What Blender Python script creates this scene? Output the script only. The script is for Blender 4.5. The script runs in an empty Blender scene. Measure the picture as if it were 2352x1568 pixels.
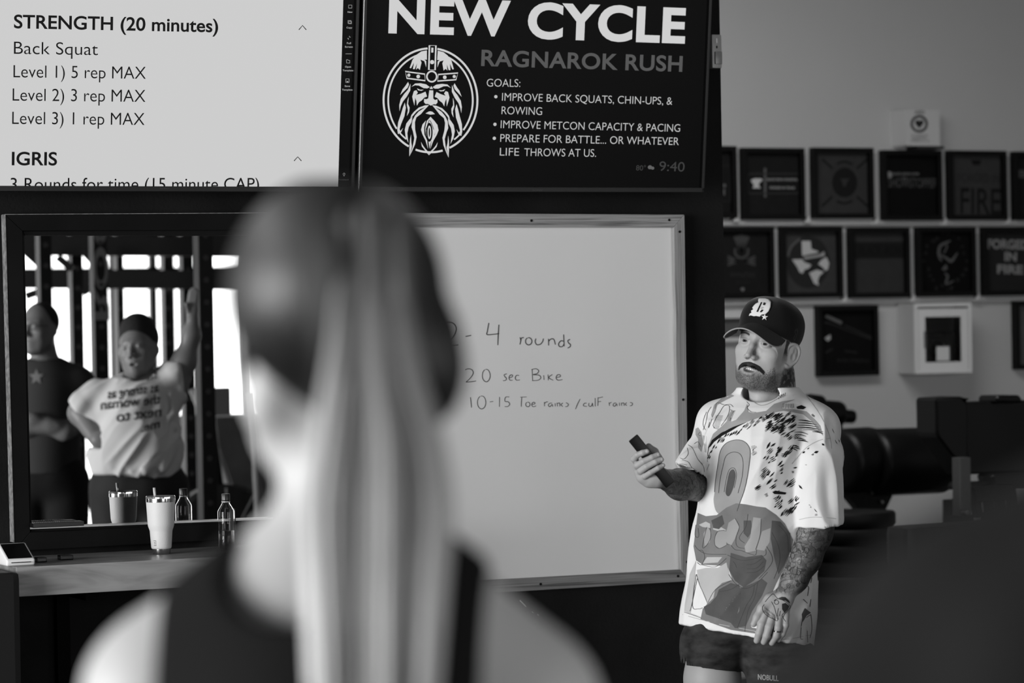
import bpy, bmesh, math, random
import numpy as np
from mathutils import Vector, Matrix
from mathutils.geometry import tessellate_polygon
from mathutils.bvhtree import BVHTree
random.seed(7); RNG = np.random.default_rng(7)
SC = bpy.context.scene
COL = SC.collection
sin, cos, pi = math.sin, math.cos, math.pi

# ------------------------------------------------------------------ camera
FPX = 7000.0
CAM = np.array([0.0, -8.9, 1.74])
yaw, pitch, roll = math.radians(25.6), math.radians(0.38), 0.018
Fv = np.array([sin(yaw)*cos(pitch), cos(yaw)*cos(pitch), -sin(pitch)])
Rh = np.array([cos(yaw), -sin(yaw), 0.0])
Uh = np.cross(Rh, Fv)
Rv = (Rh - roll*Uh); Rv /= np.linalg.norm(Rv)
Uv = (Uh + roll*Rh); Uv /= np.linalg.norm(Uv)
cam = bpy.data.cameras.new('camera'); camo = bpy.data.objects.new('camera', cam); COL.objects.link(camo)
camo.matrix_world = Matrix(((Rv[0], Uv[0], -Fv[0], CAM[0]), (Rv[1], Uv[1], -Fv[1], CAM[1]), (Rv[2], Uv[2], -Fv[2], CAM[2]), (0, 0, 0, 1)))
cam.sensor_width = 36.0; cam.lens = FPX*36.0/2352.0
cam.clip_start = 0.05; cam.clip_end = 200
cam.dof.use_dof = True; cam.dof.focus_distance = 9.05; cam.dof.aperture_fstop = 3.3
SC.camera = camo
SC.view_settings.view_transform = 'Standard'; SC.view_settings.look = 'None'
SC.view_settings.gamma = 1.0; SC.view_settings.use_curve_mapping = False
SC.view_settings.exposure = 0.0
SC.cycles.max_bounces = 8; SC.cycles.diffuse_bounces = 3; SC.cycles.glossy_bounces = 4; SC.cycles.transmission_bounces = 8
SC.cycles.transparent_max_bounces = 8; SC.cycles.caustics_reflective = False; SC.cycles.caustics_refractive = False
SC.cycles.sample_clamp_indirect = 4.0

w = bpy.data.worlds.new('world'); SC.world = w; w.use_nodes = True
w.node_tree.nodes['Background'].inputs[0].default_value = (0.95, 0.95, 0.95, 1)
w.node_tree.nodes['Background'].inputs[1].default_value = 1.2

def area(name, loc, target, sx, sy, power, spread=math.pi):
    l = bpy.data.lights.new(name, 'AREA'); l.shape = 'RECTANGLE'; l.size = sx; l.size_y = sy; l.energy = power; l.spread = spread
    o = bpy.data.objects.new(name, l); COL.objects.link(o); o.location = loc
    d = Vector(target) - Vector(loc); o.rotation_euler = d.to_track_quat('-Z', 'Y').to_euler(); return o
# daylight through the two roller-door openings: one in the left wall, one behind the camera
area('daylight_left_door', (-6.6, -4.4, 2.0), (0, -4.4, 2.0), 5.4, 3.4, 1420)
area('daylight_rear_door', (6.5, -11.9, 1.9), (6.5, 0, 1.9), 9.0, 3.4, 280)
area('bay_fill_lamp', (5.5, 1.5, 4.0), (5.5, 1.5, 0), 3.0, 1.2, 85)  # unseen fill lamp, added to brighten the back wall of the bay

# ------------------------------------------------------------------ projection helpers
def ray(px, py):
    return Fv + (px-1176.0)/FPX*Rv - (py-784.0)/FPX*Uv
def P(px, py, Y):
    d = ray(px, py); return CAM + d*((Y-CAM[1])/d[1])
def Pd(px, py, depth):
    return CAM + ray(px, py)*depth
def proj(p):
    q = np.asarray(p)-CAM; z = q@Fv
    return 1176+FPX*(q@Rv)/z, 784-FPX*(q@Uv)/z
def proj_arr(V):
    q = V-CAM; z = q@Fv
    return np.stack([1176+FPX*(q@Rv)/z, 784-FPX*(q@Uv)/z, z], 1)
def lin(v): return (v/255.0)**2.2

class Plane:
    def __init__(s, o, u, v, n=None):
        s.o = np.array(o, float); s.u = np.array(u, float); s.u /= np.linalg.norm(s.u)
        s.v = np.array(v, float); s.v /= np.linalg.norm(s.v)
        s.n = np.cross(s.u, s.v); s.n /= np.linalg.norm(s.n)
    def uv(s, px, py):
        d = ray(px, py); t = ((s.o-CAM)@s.n)/(d@s.n); p = CAM+d*t-s.o
        return np.array([p@s.u, p@s.v])
    def at(s, u, v, h=0.0): return s.o+s.u*u+s.v*v+s.n*h
def wallplane(Y): return Plane((0, Y, 0), (1, 0, 0), (0, 0, 1))   # normal -Y (towards viewer)

# ------------------------------------------------------------------ materials
_M = {}
def mat(name, grey, rough=0.6, metal=0.0, spec=0.5, noise=0.0, nscale=8.0, bump=0.0, bscale=60.0, stretch=None, attr=None, trans=0.0, ior=1.45, coat=0.0, sheen=0.0, sss=0.0, lin_grey=False):
    if name in _M: return _M[name]
    m = bpy.data.materials.new(name); m.use_nodes = True; nt = m.node_tree; b = nt.nodes['Principled BSDF']
    g = grey if lin_grey else lin(grey)
    b.inputs['Base Color'].default_value = (g, g, g, 1); b.inputs['Roughness'].default_value = rough
    b.inputs['Metallic'].default_value = metal; b.inputs['Specular IOR Level'].default_value = spec
    b.inputs['Transmission Weight'].default_value = trans; b.inputs['IOR'].default_value = ior
    b.inputs['Coat Weight'].default_value = coat
    b.inputs['Sheen Weight'].default_value = sheen
    if sss: b.inputs['Subsurface Weight'].default_value = sss; b.inputs['Subsurface Radius'].default_value = (.01, .01, .01); b.inputs['Subsurface Scale'].default_value = 1.0
    tc = nt.nodes.new('ShaderNodeTexCoord'); mp = nt.nodes.new('ShaderNodeMapping'); nt.links.new(tc.outputs['Object'], mp.inputs[0])
    if stretch: mp.inputs['Scale'].default_value = stretch
    src = None
    if attr:
        a = nt.nodes.new('ShaderNodeAttribute'); a.attribute_name = attr; src = a.outputs['Color']; nt.links.new(src, b.inputs['Base Color'])
    if noise:
        n = nt.nodes.new('ShaderNodeTexNoise'); n.inputs['Scale'].default_value = nscale; n.inputs['Detail'].default_value = 5; nt.links.new(mp.outputs[0], n.inputs['Vector'])
        r = nt.nodes.new('ShaderNodeMapRange'); r.inputs['From Min'].default_value = .3; r.inputs['From Max'].default_value = .7
        r.inputs['To Min'].default_value = 1-noise; r.inputs['To Max'].default_value = 1+noise; nt.links.new(n.outputs['Fac'], r.inputs['Value'])
        mx = nt.nodes.new('ShaderNodeMix'); mx.data_type = 'RGBA'; mx.blend_type = 'MULTIPLY'; mx.inputs[0].default_value = 1
        if src: nt.links.new(src, mx.inputs[6])
        else: mx.inputs[6].default_value = (g, g, g, 1)
        nt.links.new(r.outputs[0], mx.inputs[7]); nt.links.new(mx.outputs[2], b.inputs['Base Color'])
    if bump:
        n2 = nt.nodes.new('ShaderNodeTexNoise'); n2.inputs['Scale'].default_value = bscale; n2.inputs['Detail'].default_value = 4; nt.links.new(mp.outputs[0], n2.inputs['Vector'])
        bp = nt.nodes.new('ShaderNodeBump'); bp.inputs['Strength'].default_value = bump; bp.inputs['Distance'].default_value = .004
        nt.links.new(n2.outputs['Fac'], bp.inputs['Height']); nt.links.new(bp.outputs[0], b.inputs['Normal'])
    _M[name] = m; return m
def wood(name, dark, light, scale=6.0, stretch=(1, 12, 12), rough=.5):
    if name in _M: return _M[name]
    m = bpy.data.materials.new(name); m.use_nodes = True; nt = m.node_tree; b = nt.nodes['Principled BSDF']; b.inputs['Roughness'].default_value = rough
    b.inputs['Specular IOR Level'].default_value = .35
    tc = nt.nodes.new('ShaderNodeTexCoord'); mp = nt.nodes.new('ShaderNodeMapping'); mp.inputs['Scale'].default_value = stretch; nt.links.new(tc.outputs['Object'], mp.inputs[0])
    n = nt.nodes.new('ShaderNodeTexNoise'); n.inputs['Scale'].default_value = scale; n.inputs['Detail'].default_value = 3; n.inputs['Distortion'].default_value = 1.2; nt.links.new(mp.outputs[0], n.inputs['Vector'])
    cr = nt.nodes.new('ShaderNodeValToRGB'); e = cr.color_ramp.elements; e[0].position = .32; e[1].position = .68
    d, l = lin(dark), lin(light); e[0].color = (d, d, d, 1); e[1].color = (l, l, l, 1)
    x = e.new(.5); mm = (d+2*l)/3; x.color = (mm, mm, mm, 1); nt.links.new(n.outputs['Fac'], cr.inputs[0]); nt.links.new(cr.outputs[0], b.inputs['Base Color'])
    _M[name] = m; return m
def emis(name, v, strength=1.0):
    if name in _M: return _M[name]
    m = bpy.data.materials.new(name); m.use_nodes = True; b = m.node_tree.nodes['Principled BSDF']; g = lin(v)
    b.inputs['Base Color'].default_value = (.003, .003, .003, 1); b.inputs['Emission Color'].default_value = (g, g, g, 1); b.inputs['Emission Strength'].default_value = strength
    b.inputs['Roughness'].default_value = .35; b.inputs['Specular IOR Level'].default_value = .06; _M[name] = m; return m

# ------------------------------------------------------------------ mesh helpers
def link(name, me, m=None, parent=None, loc=None):
    o = bpy.data.objects.new(name, me); COL.objects.link(o)
    if m is not None:
        for x in (m if isinstance(m, (list, tuple)) else [m]): me.materials.append(x)
    if parent is not None:
        o.parent = parent; o.matrix_parent_inverse = PW(parent).inverted()
    return o
def PW(o):
    mtx = Matrix.LocRotScale(o.location, o.rotation_euler, o.scale)
    if o.parent: mtx = PW(o.parent) @ o.matrix_parent_inverse @ mtx
    return mtx
def tag(o, label=None, cat=None, group=None, kind=None):
    if label: o['label'] = label
    if cat: o['category'] = cat
    if group: o['group'] = group
    if kind: o['kind'] = kind
    return o
def empty(name, loc, label, cat, group=None):
    o = bpy.data.objects.new(name, None); COL.objects.link(o); o.location = loc; o.empty_display_size = .05
    return tag(o, label, cat, group)
def shade(me, on=True):
    me.polygons.foreach_set('use_smooth', [on]*len(me.polygons)); me.update()
def mesh(name, verts, faces, m=None, parent=None, smooth=False):
    me = bpy.data.meshes.new(name); me.from_pydata([tuple(map(float, v)) for v in verts], [], faces); me.update()
    if smooth: shade(me)
    return link(name, me, m, parent)
class B:
    """collects shapes; build() makes one mesh object. Frame: optional plane maps (x,y,z)->world"""
    def __init__(s): s.bm = bmesh.new()
    def box(s, c, d, bev=0.0, M=None):
        r = bmesh.ops.create_cube(s.bm, size=1.0); vs = r['verts']
        for v in vs: v.co = Vector((v.co.x*d[0], v.co.y*d[1], v.co.z*d[2]))
        if bev:
            es = list({e for v in vs for e in v.link_edges}); bb = bmesh.ops.bevel(s.bm, geom=es, offset=bev, segments=2, affect='EDGES', profile=.7)
            vs = list(set(bb['verts'])|{v for v in vs if v.is_valid})
        MM = M or Matrix.Identity(4)
        vs = [v for v in vs if v.is_valid]
        allv = set(vs)
        for v in list(vs):
            for f in v.link_faces: allv.update(f.verts)
        for v in allv: v.co = MM @ (v.co+Vector(c))
        return s
    def tube(s, pts, r, n=10, caps=True, closed=False):
        P_ = [Vector(p) for p in pts]; rr = r if isinstance(r, (list, tuple, np.ndarray)) else [r]*len(P_)
        rings = []; prev = None
        for i, p in enumerate(P_):
            if closed: t = P_[(i+1) % len(P_)]-P_[i-1]
            else: t = (P_[min(i+1, len(P_)-1)]-P_[max(i-1, 0)])
            t.normalize()
            if prev is None:
                a = Vector((0, 0, 1)) if abs(t.z) < .9 else Vector((1, 0, 0)); x = t.cross(a).normalized()
            else: x = (prev - t*prev.dot(t)).normalized()
            prev = x; y = t.cross(x)
            rings.append([s.bm.verts.new(p+(x*cos(2*pi*k/n)+y*sin(2*pi*k/n))*rr[i]) for k in range(n)])
        R = len(rings)
        for i in range(R if closed else R-1):
            a, b = rings[i], rings[(i+1) % R]
            for k in range(n): s.bm.faces.new((a[k], a[(k+1) % n], b[(k+1) % n], b[k]))
        if caps and not closed:
            s.bm.faces.new(rings[0][::-1]); s.bm.faces.new(rings[-1])
        return s
    def lathe(s, prof, c=(0, 0, 0), n=40, M=None, capb=True, capt=True):
        MM = M or Matrix.Translation(Vector(c)); rings = []
        for (r, z) in prof: rings.append([s.bm.verts.new(MM @ Vector((r*cos(2*pi*k/n), r*sin(2*pi*k/n), z))) for k in range(n)])
        for a, b in zip(rings, rings[1:]):
            for k in range(n): s.bm.faces.new((a[k], a[(k+1) % n], b[(k+1) % n], b[k]))
        if capb: s.bm.faces.new(rings[0][::-1])
        if capt: s.bm.faces.new(rings[-1])
        return s
    def poly(s, pts3):
        t = tessellate_polygon([[Vector(p) for p in pts3]]); vs = [s.bm.verts.new(Vector(p)) for p in pts3]
        for a in t:
            try: s.bm.faces.new([vs[i] for i in a])
            except ValueError: pass
        return s
    def prism(s, pts3, n, h):
        n = Vector(n); a = [s.bm.verts.new(Vector(p)) for p in pts3]; b = [s.bm.verts.new(Vector(p)+n*h) for p in pts3]
        t = tessellate_polygon([[Vector(p) for p in pts3]])
        for x in t:
            try: s.bm.faces.new([a[i] for i in x][::-1]); s.bm.faces.new([b[i] for i in x])
            except ValueError: pass
        for i in range(len(a)):
            j = (i+1) % len(a); s.bm.faces.new((a[i], a[j], b[j], b[i]))
        return s
    def build(s, name, m, parent=None, smooth=False, auto=None):
        bmesh.ops.recalc_face_normals(s.bm, faces=s.bm.faces)
        me = bpy.data.meshes.new(name); s.bm.to_mesh(me); s.bm.free()
        if smooth or auto: shade(me)
        if auto is not None:
            me.set_sharp_from_angle(angle=math.radians(auto))
        return link(name, me, m, parent)
def rotM(loc, x, y, z):
    x, y, z = map(Vector, (x, y, z)); return Matrix(((x[0], y[0], z[0], loc[0]), (x[1], y[1], z[1], loc[1]), (x[2], y[2], z[2], loc[2]), (0, 0, 0, 1)))

# flat print on a plane: polygons, strokes, text
def catmull(pts, closed=False, k=6):
    p = [np.array(q, float) for q in pts]; n = len(p); out = []
    if n < 3: return p
    rng = range(n) if closed else range(n-1)
    for i in rng:
        p0 = p[(i-1) % n] if closed or i > 0 else p[0]; p1 = p[i]; p2 = p[(i+1) % n]; p3 = p[(i+2) % n] if closed or i+2 < n else p[-1]
        for j in range(k):
            t = j/k; out.append(.5*((2*p1)+(-p0+p2)*t+(2*p0-5*p1+4*p2-p3)*t*t+(-p0+3*p1-3*p2+p3)*t**3))
    if not closed: out.append(p[-1])
    return out
class Print:
    """collects flat figures given in photo pixels and lays them on a plane"""
    def __init__(s, pl, h=.0006, z=None): s.pl = pl; s.h = h; s.b = B(); s.z = z or (lambda x, y: (x, y))
    def _m(s, q, h=None): x, y = s.z(*q); u, v = s.pl.uv(x, y); return s.pl.at(u, v, s.h if h is None else h)
    def poly(s, pts, smooth=False, h=None):
        if smooth: pts = catmull(pts, True, 4)
        s.b.poly([s._m(q, h) for q in pts]); return s
    def stroke(s, pts, wpx, smooth=True, closed=False, h=None):
        if smooth and len(pts) > 2: pts = catmull(pts, closed, 5)
        P_ = [np.array(q, float) for q in pts]; n = len(P_)
        ww = wpx if isinstance(wpx, (list, tuple)) else [wpx]*n
        if len(ww) != n: ww = np.interp(np.linspace(0, 1, n), np.linspace(0, 1, len(ww)), ww)
        L, R = [], []
        for i, p in enumerate(P_):
            if closed: t = P_[(i+1) % n]-P_[i-1]
            else: t = P_[min(i+1, n-1)]-P_[max(i-1, 0)]
            t = t/(np.linalg.norm(t)+1e-9); nn = np.array([-t[1], t[0]])*ww[i]/2
            L.append(s.b.bm.verts.new(Vector(s._m(p+nn, h)))); R.append(s.b.bm.verts.new(Vector(s._m(p-nn, h))))
        for i in range(n if closed else n-1):
            j = (i+1) % n; s.b.bm.faces.new((L[i], L[j], R[j], R[i]))
        return s
    def ell(s, c, rx, ry, h=None, n=28): return s.poly([(c[0]+rx*cos(2*pi*k/n), c[1]+ry*sin(2*pi*k/n)) for k in range(n)], h=h)
    def build(s, name, m, parent=None):
        for f in s.b.bm.faces:
            f.normal_update()
            if f.normal.dot(Vector(s.pl.n)) < 0: f.normal_flip()
        me = bpy.data.meshes.new(name); s.b.bm.to_mesh(me); s.b.bm.free(); return link(name, me, m, parent)

_capH = {}
def text_mesh(body, bold=0.0, spacing=1.0):
    cu = bpy.data.curves.new('t', 'FONT'); cu.body = body; cu.size = 1.0; cu.offset = bold; cu.space_character = spacing; cu.resolution_u = 6
    o = bpy.data.objects.new('t', cu); COL.objects.link(o); dg = bpy.context.evaluated_depsgraph_get(); dg.update()
    me = bpy.data.meshes.new_from_object(o.evaluated_get(dg)); bpy.data.objects.remove(o); bpy.data.curves.remove(cu); return me
def cap_height(bold):
    if bold not in _capH:
        me = text_mesh('H', bold); _capH[bold] = (max(v.co.y for v in me.vertices), min(v.co.y for v in me.vertices))
    return _capH[bold]
def text_on(pl, body, A, Bp, h, m, name='lettering', parent=None, bold=0.0, off=.0008, clip=None, spacing=1.0, vec=False, zf=None, flip=False):
    """A, Bp: photo px of the left/right ends of the baseline; h: cap height in px at A. vec: A,B given in plane units"""
    me = text_mesh(body, bold, spacing); co = np.array([v.co[:] for v in me.vertices])
    x0, x1 = co[:, 0].min(), co[:, 0].max(); ch, cl = cap_height(bold)
    if vec: a, b, hh = np.array(A, float), np.array(Bp, float), h
    else:
        z = zf or (lambda x, y: (x, y)); a, b = pl.uv(*z(*A)), pl.uv(*z(*Bp)); hh = np.linalg.norm(pl.uv(*z(A[0], A[1]-h))-a)
    d = b-a; L = np.linalg.norm(d); d /= L; nn = np.array([-d[1], d[0]])
    U = a[None]+d[None]*((co[:, 0]-x0)/(x1-x0)*L)[:, None]+nn[None]*((co[:, 1]-cl)/(ch-cl)*hh)[:, None]
    for v, (uu, vv) in zip(me.vertices, U): v.co = Vector(pl.at(uu, vv, off))
    if clip is not None:
        bm = bmesh.new(); bm.from_mesh(me)
        bmesh.ops.bisect_plane(bm, geom=bm.verts[:]+bm.edges[:]+bm.faces[:], plane_co=pl.at(0, clip), plane_no=-pl.v, clear_outer=True); bm.to_mesh(me); bm.free()
    me.name = name; me.update()
    if len(me.polygons) and sum((p.normal.dot(Vector(pl.n)))*p.area for p in me.polygons) < 0: me.flip_normals()
    me.materials.clear()
    return link(name, me, m, parent)
# ================================================================== SETTING
YB = 3.87                       # back wall of the dumb-bell bay
XE = float(P(1661, 500, 0)[0])  # right end of the black partition wall
black = mat('black_paint', 32, rough=.7, spec=.09, noise=.35, nscale=3, bump=.35, bscale=90)
greyw = mat('grey_wall_paint', 196, rough=.85, spec=.2, noise=.02, nscale=1.5, bump=.05, bscale=40)
b = B(); b.box(((XE-6.7)/2, .11, 2.1), (XE+6.7, .22, 4.2)); tag(b.build('wall_front', black), kind='structure')
b = B(); b.box((2.9, YB+.1, 2.1), (19.2, .2, 4.2)); tag(b.build('wall_back', greyw), kind='structure')
b = B(); b.box((2.9, -4.15, -.05), (19.2, 16.3, .1)); tag(b.build('floor', mat('rubber_floor', 52, rough=.75, spec=.3, noise=.4, nscale=40, bump=.3, bscale=200)), kind='structure')
b = B(); b.box((2.9, -4.15, 4.25), (19.2, 16.3, .1)); tag(b.build('ceiling', mat('ceiling_paint', 105, rough=.9)), kind='structure')
b = B(); b.box((12.4, -4.15, 2.1), (.2, 16.1, 4.2)); tag(b.build('wall_right', mat('right_wall_paint', 120, rough=.9)), kind='structure')
# left wall with a roller-door opening from Y=-7.2 to Y=-1.6
b = B(); b.box((-6.6, 1.24, 2.1), (.2, 5.68, 4.2)); b.box((-6.6, -9.65, 2.1), (.2, 4.9, 4.2)); b.box((-6.6, -4.4, 3.95), (.2, 5.6, .5))
tag(b.build('wall_left', mat('left_wall_paint', 110, rough=.9)), kind='structure')
# rear wall with the glazed door opening seen in the mirror
b = B(); b.box((-2.5, -12.1, 2.1), (8.0, .2, 4.2)); b.box((11.9, -12.1, 2.1), (.8, .2, 4.2)); b.box((6.5, -12.1, 3.95), (10.0, .2, .5))
tag(b.build('wall_rear', mat('rear_wall_paint', 60, rough=.9)), kind='structure')

def slab(pxs, Y, th, bev=0):
    """prism whose front face shows at the given photo pixels, front at Y, back at Y+th"""
    return [P(x, y, Y) for x, y in pxs]
def slab_obj(name, pxs, Y, th, m, parent=None, bev=.0015):
    bb = B(); bb.prism([P(x, y, Y) for x, y in pxs], (0, 1, 0), th)
    if bev: bmesh.ops.bevel(bb.bm, geom=bb.bm.edges[:], offset=bev, segments=1, affect='EDGES')
    return bb.build(name, m, parent)
def slab_frame(name, outer, inner, Y, th, m, parent, names=None):
    """four mitred boards between an outer and inner quad (tl,tr,br,bl)"""
    out = []
    for i in range(4):
        j = (i+1) % 4
        out.append(slab_obj(name if not names else names[i], [outer[i], outer[j], inner[j], inner[i]], Y, th, m, parent))
    return out

# ================================================================== MIRROR
mroot = empty('wall_mirror', P(330, 900, 0), 'wide wall mirror in a flat black frame above the wooden shelf', 'mirror')
casing = mat('black_casing', 22, rough=.6, spec=.12, noise=.3, nscale=5)
O4 = [(12.5, 493), (668, 489), (684, 1230), (33, 1266)]
I4 = [(52, 530), (622, 528), (636, 1196), (69.5, 1222)]
slab_frame('frame_board', O4, I4, -.035, .034, casing, mroot)
edge = mat('bevel_highlight', 120, rough=.45, spec=.5, noise=.5, nscale=60)  # pale strips put the highlight along the frame's bevel into colour
slab_obj('edge_highlight', [(10.5, 493), (12.7, 493), (33, 1245), (31, 1245)], -.0365, .036, edge, mroot, 0)
slab_obj('edge_highlight', [(11, 491.6), (668, 487.6), (668, 489), (12.5, 493)], -.0365, .036, edge, mroot, 0)
J4 = [(56, 541), (606, 541), (621, 1190), (73, 1213)]
slab_frame('inner_stop', I4, J4, -.02, .012, mat('black_stop', 14, rough=.6, spec=.2), mroot)
slab_obj('sill_strip', [(66, 1210), (628, 1187.5), (628, 1192), (66, 1215)], -.022, .02, mat('sill_metal', 170, rough=.3, metal=.8), mroot, 0)
mm = bpy.data.materials.new('mirror_glass'); mm.use_nodes = True; bs = mm.node_tree.nodes['Principled BSDF']
bs.inputs['Base Color'].default_value = (.86, .86, .86, 1); bs.inputs['Metallic'].default_value = 1; bs.inputs['Roughness'].default_value = 0.0
slab_obj('mirror_glass', [(50, 528), (630, 526), (646, 1198), (67, 1224)], -.008, .006, mm, mroot, 0)
# ================================================================== WHITEBOARD
wroot = empty('whiteboard', P(1290, 920, 0), 'large whiteboard in a light wooden frame with handwritten workout notes', 'whiteboard')
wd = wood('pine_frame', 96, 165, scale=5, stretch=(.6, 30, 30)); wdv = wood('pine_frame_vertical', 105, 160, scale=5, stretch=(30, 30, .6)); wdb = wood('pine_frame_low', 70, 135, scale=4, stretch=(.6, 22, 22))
WO = [(690, 487.5), (1572, 493), (1583, 1334.5), (704, 1387)]; WI = [(716, 521), (1547.5, 522), (1563.5, 1308), (728, 1354)]
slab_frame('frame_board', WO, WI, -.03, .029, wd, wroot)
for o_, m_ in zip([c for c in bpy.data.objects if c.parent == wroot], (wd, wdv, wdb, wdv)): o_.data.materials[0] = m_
slab_obj('board_panel', [(708, 515), (1552, 516), (1568, 1314), (720, 1362)], -.014, .008, mat('white_board', 222, rough=.33, spec=.35, noise=.02, nscale=1.2), wroot, 0)
scr = mat('dark_screw', 25, rough=.4, metal=.6)
for i, (x, y) in enumerate([(1220.5, 506.5), (1537, 505), (1561, 532), (1569, 917.5), (1578, 1290), (1557, 1322.5), (1241.5, 1341), (880, 505), (745, 1130), (930, 1360)]):
    p = P(x, y, -.03); bb = B(); bb.lathe([(.0043, 0), (.0043, .0012), (.003, .002), (.0012, .0012)], M=rotM(p, (1, 0, 0), (0, 0, 1), (0, -1, 0)), n=12)
    bb.build('screw', scr, wroot)
ZW = lambda x, y: (960+x/3.015, 480+y/3.015)
pr = Print(wallplane(-.014), .0006, ZW)
def circ(cx, cy, rx, ry, a0=-100, a1=250, n=14): return [(cx+rx*cos(math.radians(a0+(a1-a0)*i/n)), cy+ry*sin(math.radians(a0+(a1-a0)*i/n))) for i in range(n+1)]
S = [[(170, 795), (200, 785), (240, 790), (262, 820), (255, 860), (225, 905), (175, 950)], [(175, 948), (230, 945), (278, 941)], [(328, 882), (368, 874)],
     [(490, 788), (480, 845), (478, 868), (520, 867), (562, 862)], [(560, 800), (555, 870), (552, 942)],
     [(705, 888), (712, 905), (705, 937)], [(708, 905), (718, 892), (733, 889)], circ(766, 915, 22, 25), [(816, 896), (811, 918), (822, 938), (845, 936), (862, 918), (868, 896)],
     [(903, 898), (904, 944)], [(904, 915), (920, 900), (940, 902), (951, 938)], [(1008, 915), (990, 912), (974, 930), (978, 950), (998, 952), (1010, 935)], [(1008, 868), (1012, 950)], [(1053, 902), (1038, 910), (1042, 926), (1055, 938), (1052, 953), (1036, 962)],
     [(325, 1112), (350, 1105), (375, 1115), (380, 1140), (360, 1170), (330, 1198)], [(330, 1197), (365, 1195), (402, 1190)], circ(472, 1152, 27, 43), [(615, 1140), (596, 1147), (601, 1160), (612, 1172), (606, 1185), (588, 1188)],
     [(630, 1168), (650, 1162), (654, 1150), (640, 1149), (630, 1165), (636, 1184), (656, 1184)], [(700, 1152), (682, 1151), (673, 1168), (682, 1184), (706, 1182)],
     [(790, 1108), (793, 1186)], [(785, 1112), (815, 1105), (835, 1118), (825, 1138), (797, 1146), (838, 1150), (850, 1168), (832, 1184), (790, 1188)], [(870, 1150), (872, 1182)], [(900, 1145), (902, 1185)], [(930, 1145), (905, 1166), (936, 1185)],
     [(958, 1166), (984, 1160), (983, 1148), (965, 1148), (956, 1168), (968, 1184), (1000, 1180)],
     [(362, 1302), (367, 1340), (370, 1374)], circ(440, 1338, 29, 45), [(497, 1335), (521, 1331)], [(564, 1300), (563, 1368)], [(632, 1300), (606, 1302), (602, 1330), (624, 1334), (634, 1350), (622, 1366), (600, 1367)],
     [(708, 1302), (752, 1300)], [(718, 1302), (715, 1340), (715, 1368)], circ(760, 1352, 15, 16), [(790, 1352), (808, 1348), (806, 1338), (793, 1340), (787, 1356), (798, 1368), (818, 1362)],
     [(874, 1335), (876, 1365)], [(875, 1346), (886, 1336), (900, 1334)], [(928, 1343), (910, 1345), (902, 1358), (913, 1368), (928, 1352), (932, 1368)], [(949, 1343), (950, 1366)], [(962, 1340), (966, 1366)], [(966, 1346), (980, 1343), (982, 1366)], [(1003, 1342), (990, 1354), (1002, 1367)], [(1024, 1340), (1040, 1350), (1036, 1364), (1020, 1368)],
     [(1122, 1315), (1104, 1350), (1090, 1385)], [(1168, 1343), (1150, 1346), (1146, 1362), (1170, 1366)], [(1184, 1342), (1182, 1360), (1196, 1366), (1206, 1350), (1206, 1342), (1212, 1368)], [(1226, 1308), (1227, 1366)], [(1246, 1303), (1245, 1362)], [(1246, 1308), (1280, 1300)], [(1246, 1334), (1268, 1331)],
     [(1322, 1338), (1325, 1362)], [(1324, 1346), (1340, 1336)], [(1372, 1342), (1356, 1345), (1351, 1360), (1364, 1364), (1374, 1348), (1379, 1364)], [(1394, 1340), (1395, 1362)], [(1408, 1340), (1410, 1362)], [(1411, 1345), (1424, 1342), (1427, 1362)], [(1446, 1340), (1434, 1350), (1446, 1360)], [(1468, 1338), (1484, 1344), (1481, 1358), (1466, 1362)]]
rr = random.Random(3)
for k, s_ in enumerate(S):
    wv = (7.0, 8.0, 6.5) if k < 14 else (4.8, 6.2, 4.6) if k < 26 else (4.4, 5.6, 4.2)
    pr.stroke(s_, wv)
tag(pr.build('handwriting', mat('marker_ink', 96, rough=.6, spec=.2), wroot), label='grey marker handwriting reading 2 - 4 rounds, 20 sec Bike, 10-15 Toe raises / calf raises')
# scratch below the board
pr = Print(wallplane(0), .0006, lambda x, y: (960+x/2.904, 960+y/2.904)); pr.stroke([(678, 1215), (712, 1250), (720, 1258)], (9, 7, 3)); pr.stroke([(758, 1292), (768, 1298)], 4); pr.stroke([(795, 1308), (804, 1316)], 4)
pr.build('paint_scratch', mat('scratch', 190, rough=.8), bpy.data.objects['wall_front'])

# ================================================================== SHELF
sz_y = 1285
ps = P(370, sz_y, -.40); ZS = float(ps[2]); xl = float(P(38, 1300, -.40)[0]); xr = float(P(775, 1262, -.40)[0])
sroot = empty('wooden_shelf', (xl+.6, -.2, ZS-.085), 'long thick plywood shelf fixed to the black wall under the mirror', 'shelf')
b = B(); b.box(((xl+xr)/2, -.2, ZS-.0425), (xr-xl, .4, .085), bev=.002)
b.build('shelf_board', wood('birch_shelf', 112, 158, scale=2.2, stretch=(1.2, 5, 7), rough=.3), sroot)
b = B()
for xx in (xl+.25, xr-.2):
    b = B(); b.box((xx, -.17, ZS-.1), (.04, .3, .03)); b.box((xx, -.017, ZS-.27), (.04, .03, .36)); b.build('bracket', mat('bracket_black', 14, rough=.8, spec=.1), sroot)
# black cabinet left of the shelf
pc = P(20, 1302, -.47)
b = B(); b.box((xl-.30, -.24, (ZS-.01)/2), (.58, .46, ZS-.01), bev=.02)
tag(b.build('black_cabinet', mat('cabinet_black', 20, rough=.5, spec=.3), None), label='black rounded-top cabinet standing left of the wooden shelf end', cat='cabinet')

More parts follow.
